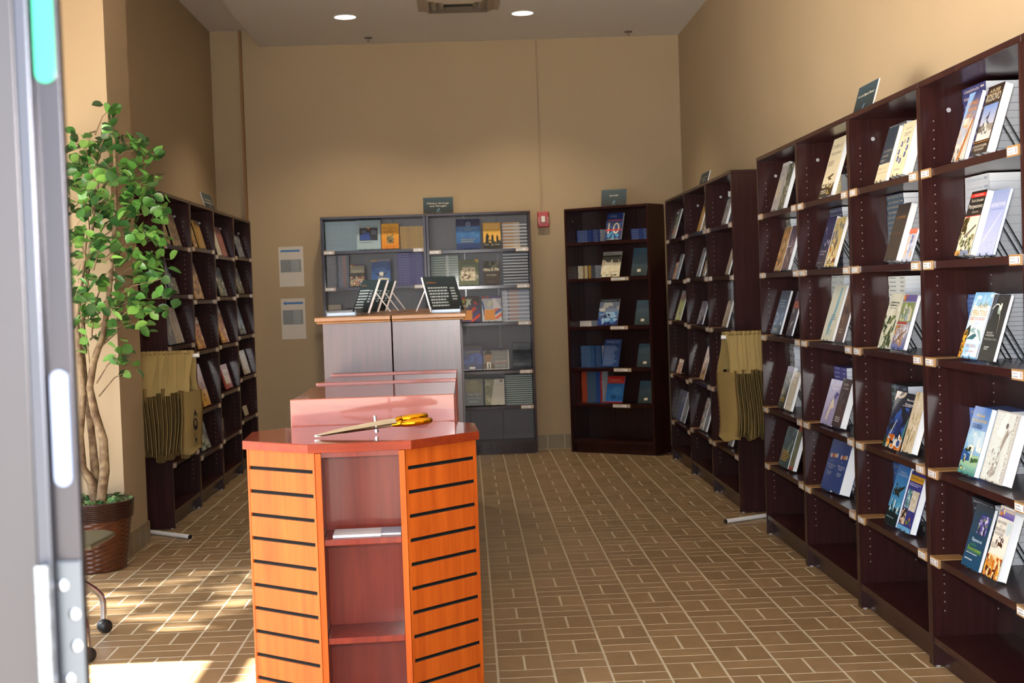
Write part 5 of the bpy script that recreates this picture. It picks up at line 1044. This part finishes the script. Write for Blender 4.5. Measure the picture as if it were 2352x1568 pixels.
# ------------------------------------------------------------------ chair on casters
chair = thing('task_chair', 'dark seated chair with chrome tube legs on black casters behind the door frame', 'chair', (-1.85, .6, 0))
b = MB(); b.prism([(-.2, -.22), (.24, -.245), (.29, -.20), (.31, .0), (.31, .10), (.25, .17), (-.2, .12), (-.24, .0)], .435, .455); b.build('seat', mat('dark_olive_seat', hx('4c4c3c'), .45), chair, bevel=.008)
for (cx, cy) in ((.204, .266), (.262, -.216), (-.2, .266), (-.24, -.216)):
    s = 1 if cx > 0 else -1; b = MB(); bx = .06*s
    P = [(cx, cy, .062), (cx, cy, .13), (cx-.006*s, cy*.98, .158), (cx-.03*s, cy*.93, .19), (cx-.09*s, cy*.75, .25), (bx+.05*s, cy*.5, .34), (bx, cy*.3, .43)]
    b.tube(P, .0135, 12); b.build('leg', M_METAL, chair)
    w = MB(); q = Matrix.Translation((cx+.0, cy+.006, .028)) @ Matrix.Rotation(R(60*s), 4, 'Z') @ Matrix.Rotation(R(90), 4, 'X')
    w.lathe([(0, -.022), (.024, -.022), (.028, -.014), (.028, .014), (.024, .022), (0, .022)], 20, T=q); w.tube([(cx, cy, .05), (cx, cy, .066)], .008, 8); w.build('caster', M_BLK, chair)
b = MB(); b.box((-.2, -.26, .62), (.2, -.235, .9)); b.build('backrest', M_BLK, chair, bevel=.01)
b = MB()
for s in (-1, 1): b.tube([(s*.17, -.1, .43), (s*.19, -.24, .5), (s*.19, -.262, .8)], .011, 8)
b.build('back_frame', M_METAL, chair)

# ------------------------------------------------------------------ door frame close to the camera
door = bpy.data.objects.new('door_1', None); COL.objects.link(door); door['kind'] = 'structure'
yd = -4.03
b = MB(); b.box((-.382, yd, 0), (-.363, yd+.012, 2.35)); b.build('door_jamb', M_ALU, door, bevel=.001)
b = MB(); b.box((-.3925, yd-.010, 0), (-.382, yd+.02, 2.35)); b.build('jamb_stop', mat('bright_frame_edge', hx('3e3f45'), .35, .85), door, bevel=.0015)
b = MB(); b.box((-.396, yd+.006, 0), (-.3925, yd+.02, 2.35)); b.build('jamb_groove', M_ALUD, door)
b = MB(); b.box((-.47, yd, 0), (-.396, yd+.09, 2.35)); b.build('jamb_side', M_ALUD, door, bevel=.001)
def pill(x0, x1, z0, z1, m, name):
    b = MB(); r = (x1-x0)/2; cx = (x0+x1)/2; pts = [(cx+r*cos(a), z1-r+r*sin(a)) for a in [i*pi/10 for i in range(11)]]+[(cx+r*cos(a), z0+r+r*sin(a)) for a in [pi+i*pi/10 for i in range(11)]]
    P = [(x, yd-.0035, z) for x, z in pts]; n = len(P); Q = [(x, yd+.0002, z) for x, z in pts]
    b.add(P+Q, [tuple(range(n))]+[(i, n+i, n+(i+1) % n, (i+1) % n) for i in range(n)]); b.build(name, m, door)
pill(-.3805, -.3655, 1.546, 1.80, mat('green_glossy_strip', hx('0c6a50'), .3, coat=.3), 'slot_cover')
pill(-.3795, -.3665, 1.246, 1.333, mat('pale_blue_strip', hx('565e74'), .4), 'slot_cover')
b = MB(); b.box((-.3815, yd-.004, 1.075), (-.3625, yd+.002, 1.190)); h = b.build('hinge', mat('hinge_steel', hx('4c5056'), .3, .9), door, bevel=.001)
b = MB()
for k in range(5): b.tube([(-.3875, yd-.0165, 1.19-.023*k-.0225), (-.3875, yd-.0165, 1.19-.023*k)], .0062, 12)
b.build('hinge_knuckle', mat('bright_steel', hx('80868f'), .25, .9), h)
for x, z in ((-.377, 1.172), (-.369, 1.150), (-.3685, 1.126), (-.375, 1.101)):
    b = MB(); b.lathe([(0, .0025), (.003, .0023), (.0045, 0)], 14, T=Matrix.Translation((x, yd-.004, z)) @ Matrix.Rotation(R(90), 4, 'X')); b.build('screw', M_METAL, h)

# ------------------------------------------------------------------ tree outside the side window: it dapples the sun
TX = -8.0
sh = thing('garden_tree', 'leafy green tree standing outside the side window', 'tree', (TX, 1.45, 0))
b = MB(); rg = random.Random(8)
for i in range(2700):
    p = Vector((rg.uniform(-.6, .6), rg.uniform(-.62, 1.3), rg.uniform(3.9, 6.4))); s = rg.uniform(.04, .09)
    rot = Euler((rg.uniform(0, 6), rg.uniform(0, 6), rg.uniform(0, 6))).to_matrix()
    b.face([p+rot @ Vector((s*u, s*v, 0)) for u, v in ((-1, 0), (-.4, -.6), (.4, -.6), (1, 0), (.4, .6), (-.4, .6))], 0, hx(rg.choice(GR)))
b.build('crown', M_LEAF, sh)
b = MB(); b.tube([(0, .3, 0), (.05, .32, 2.2), (-.05, .3, 4.0), (.05, .35, 5.8)], [.09, .07, .05, .015], 10); b.build('trunk', M_BARK, sh)
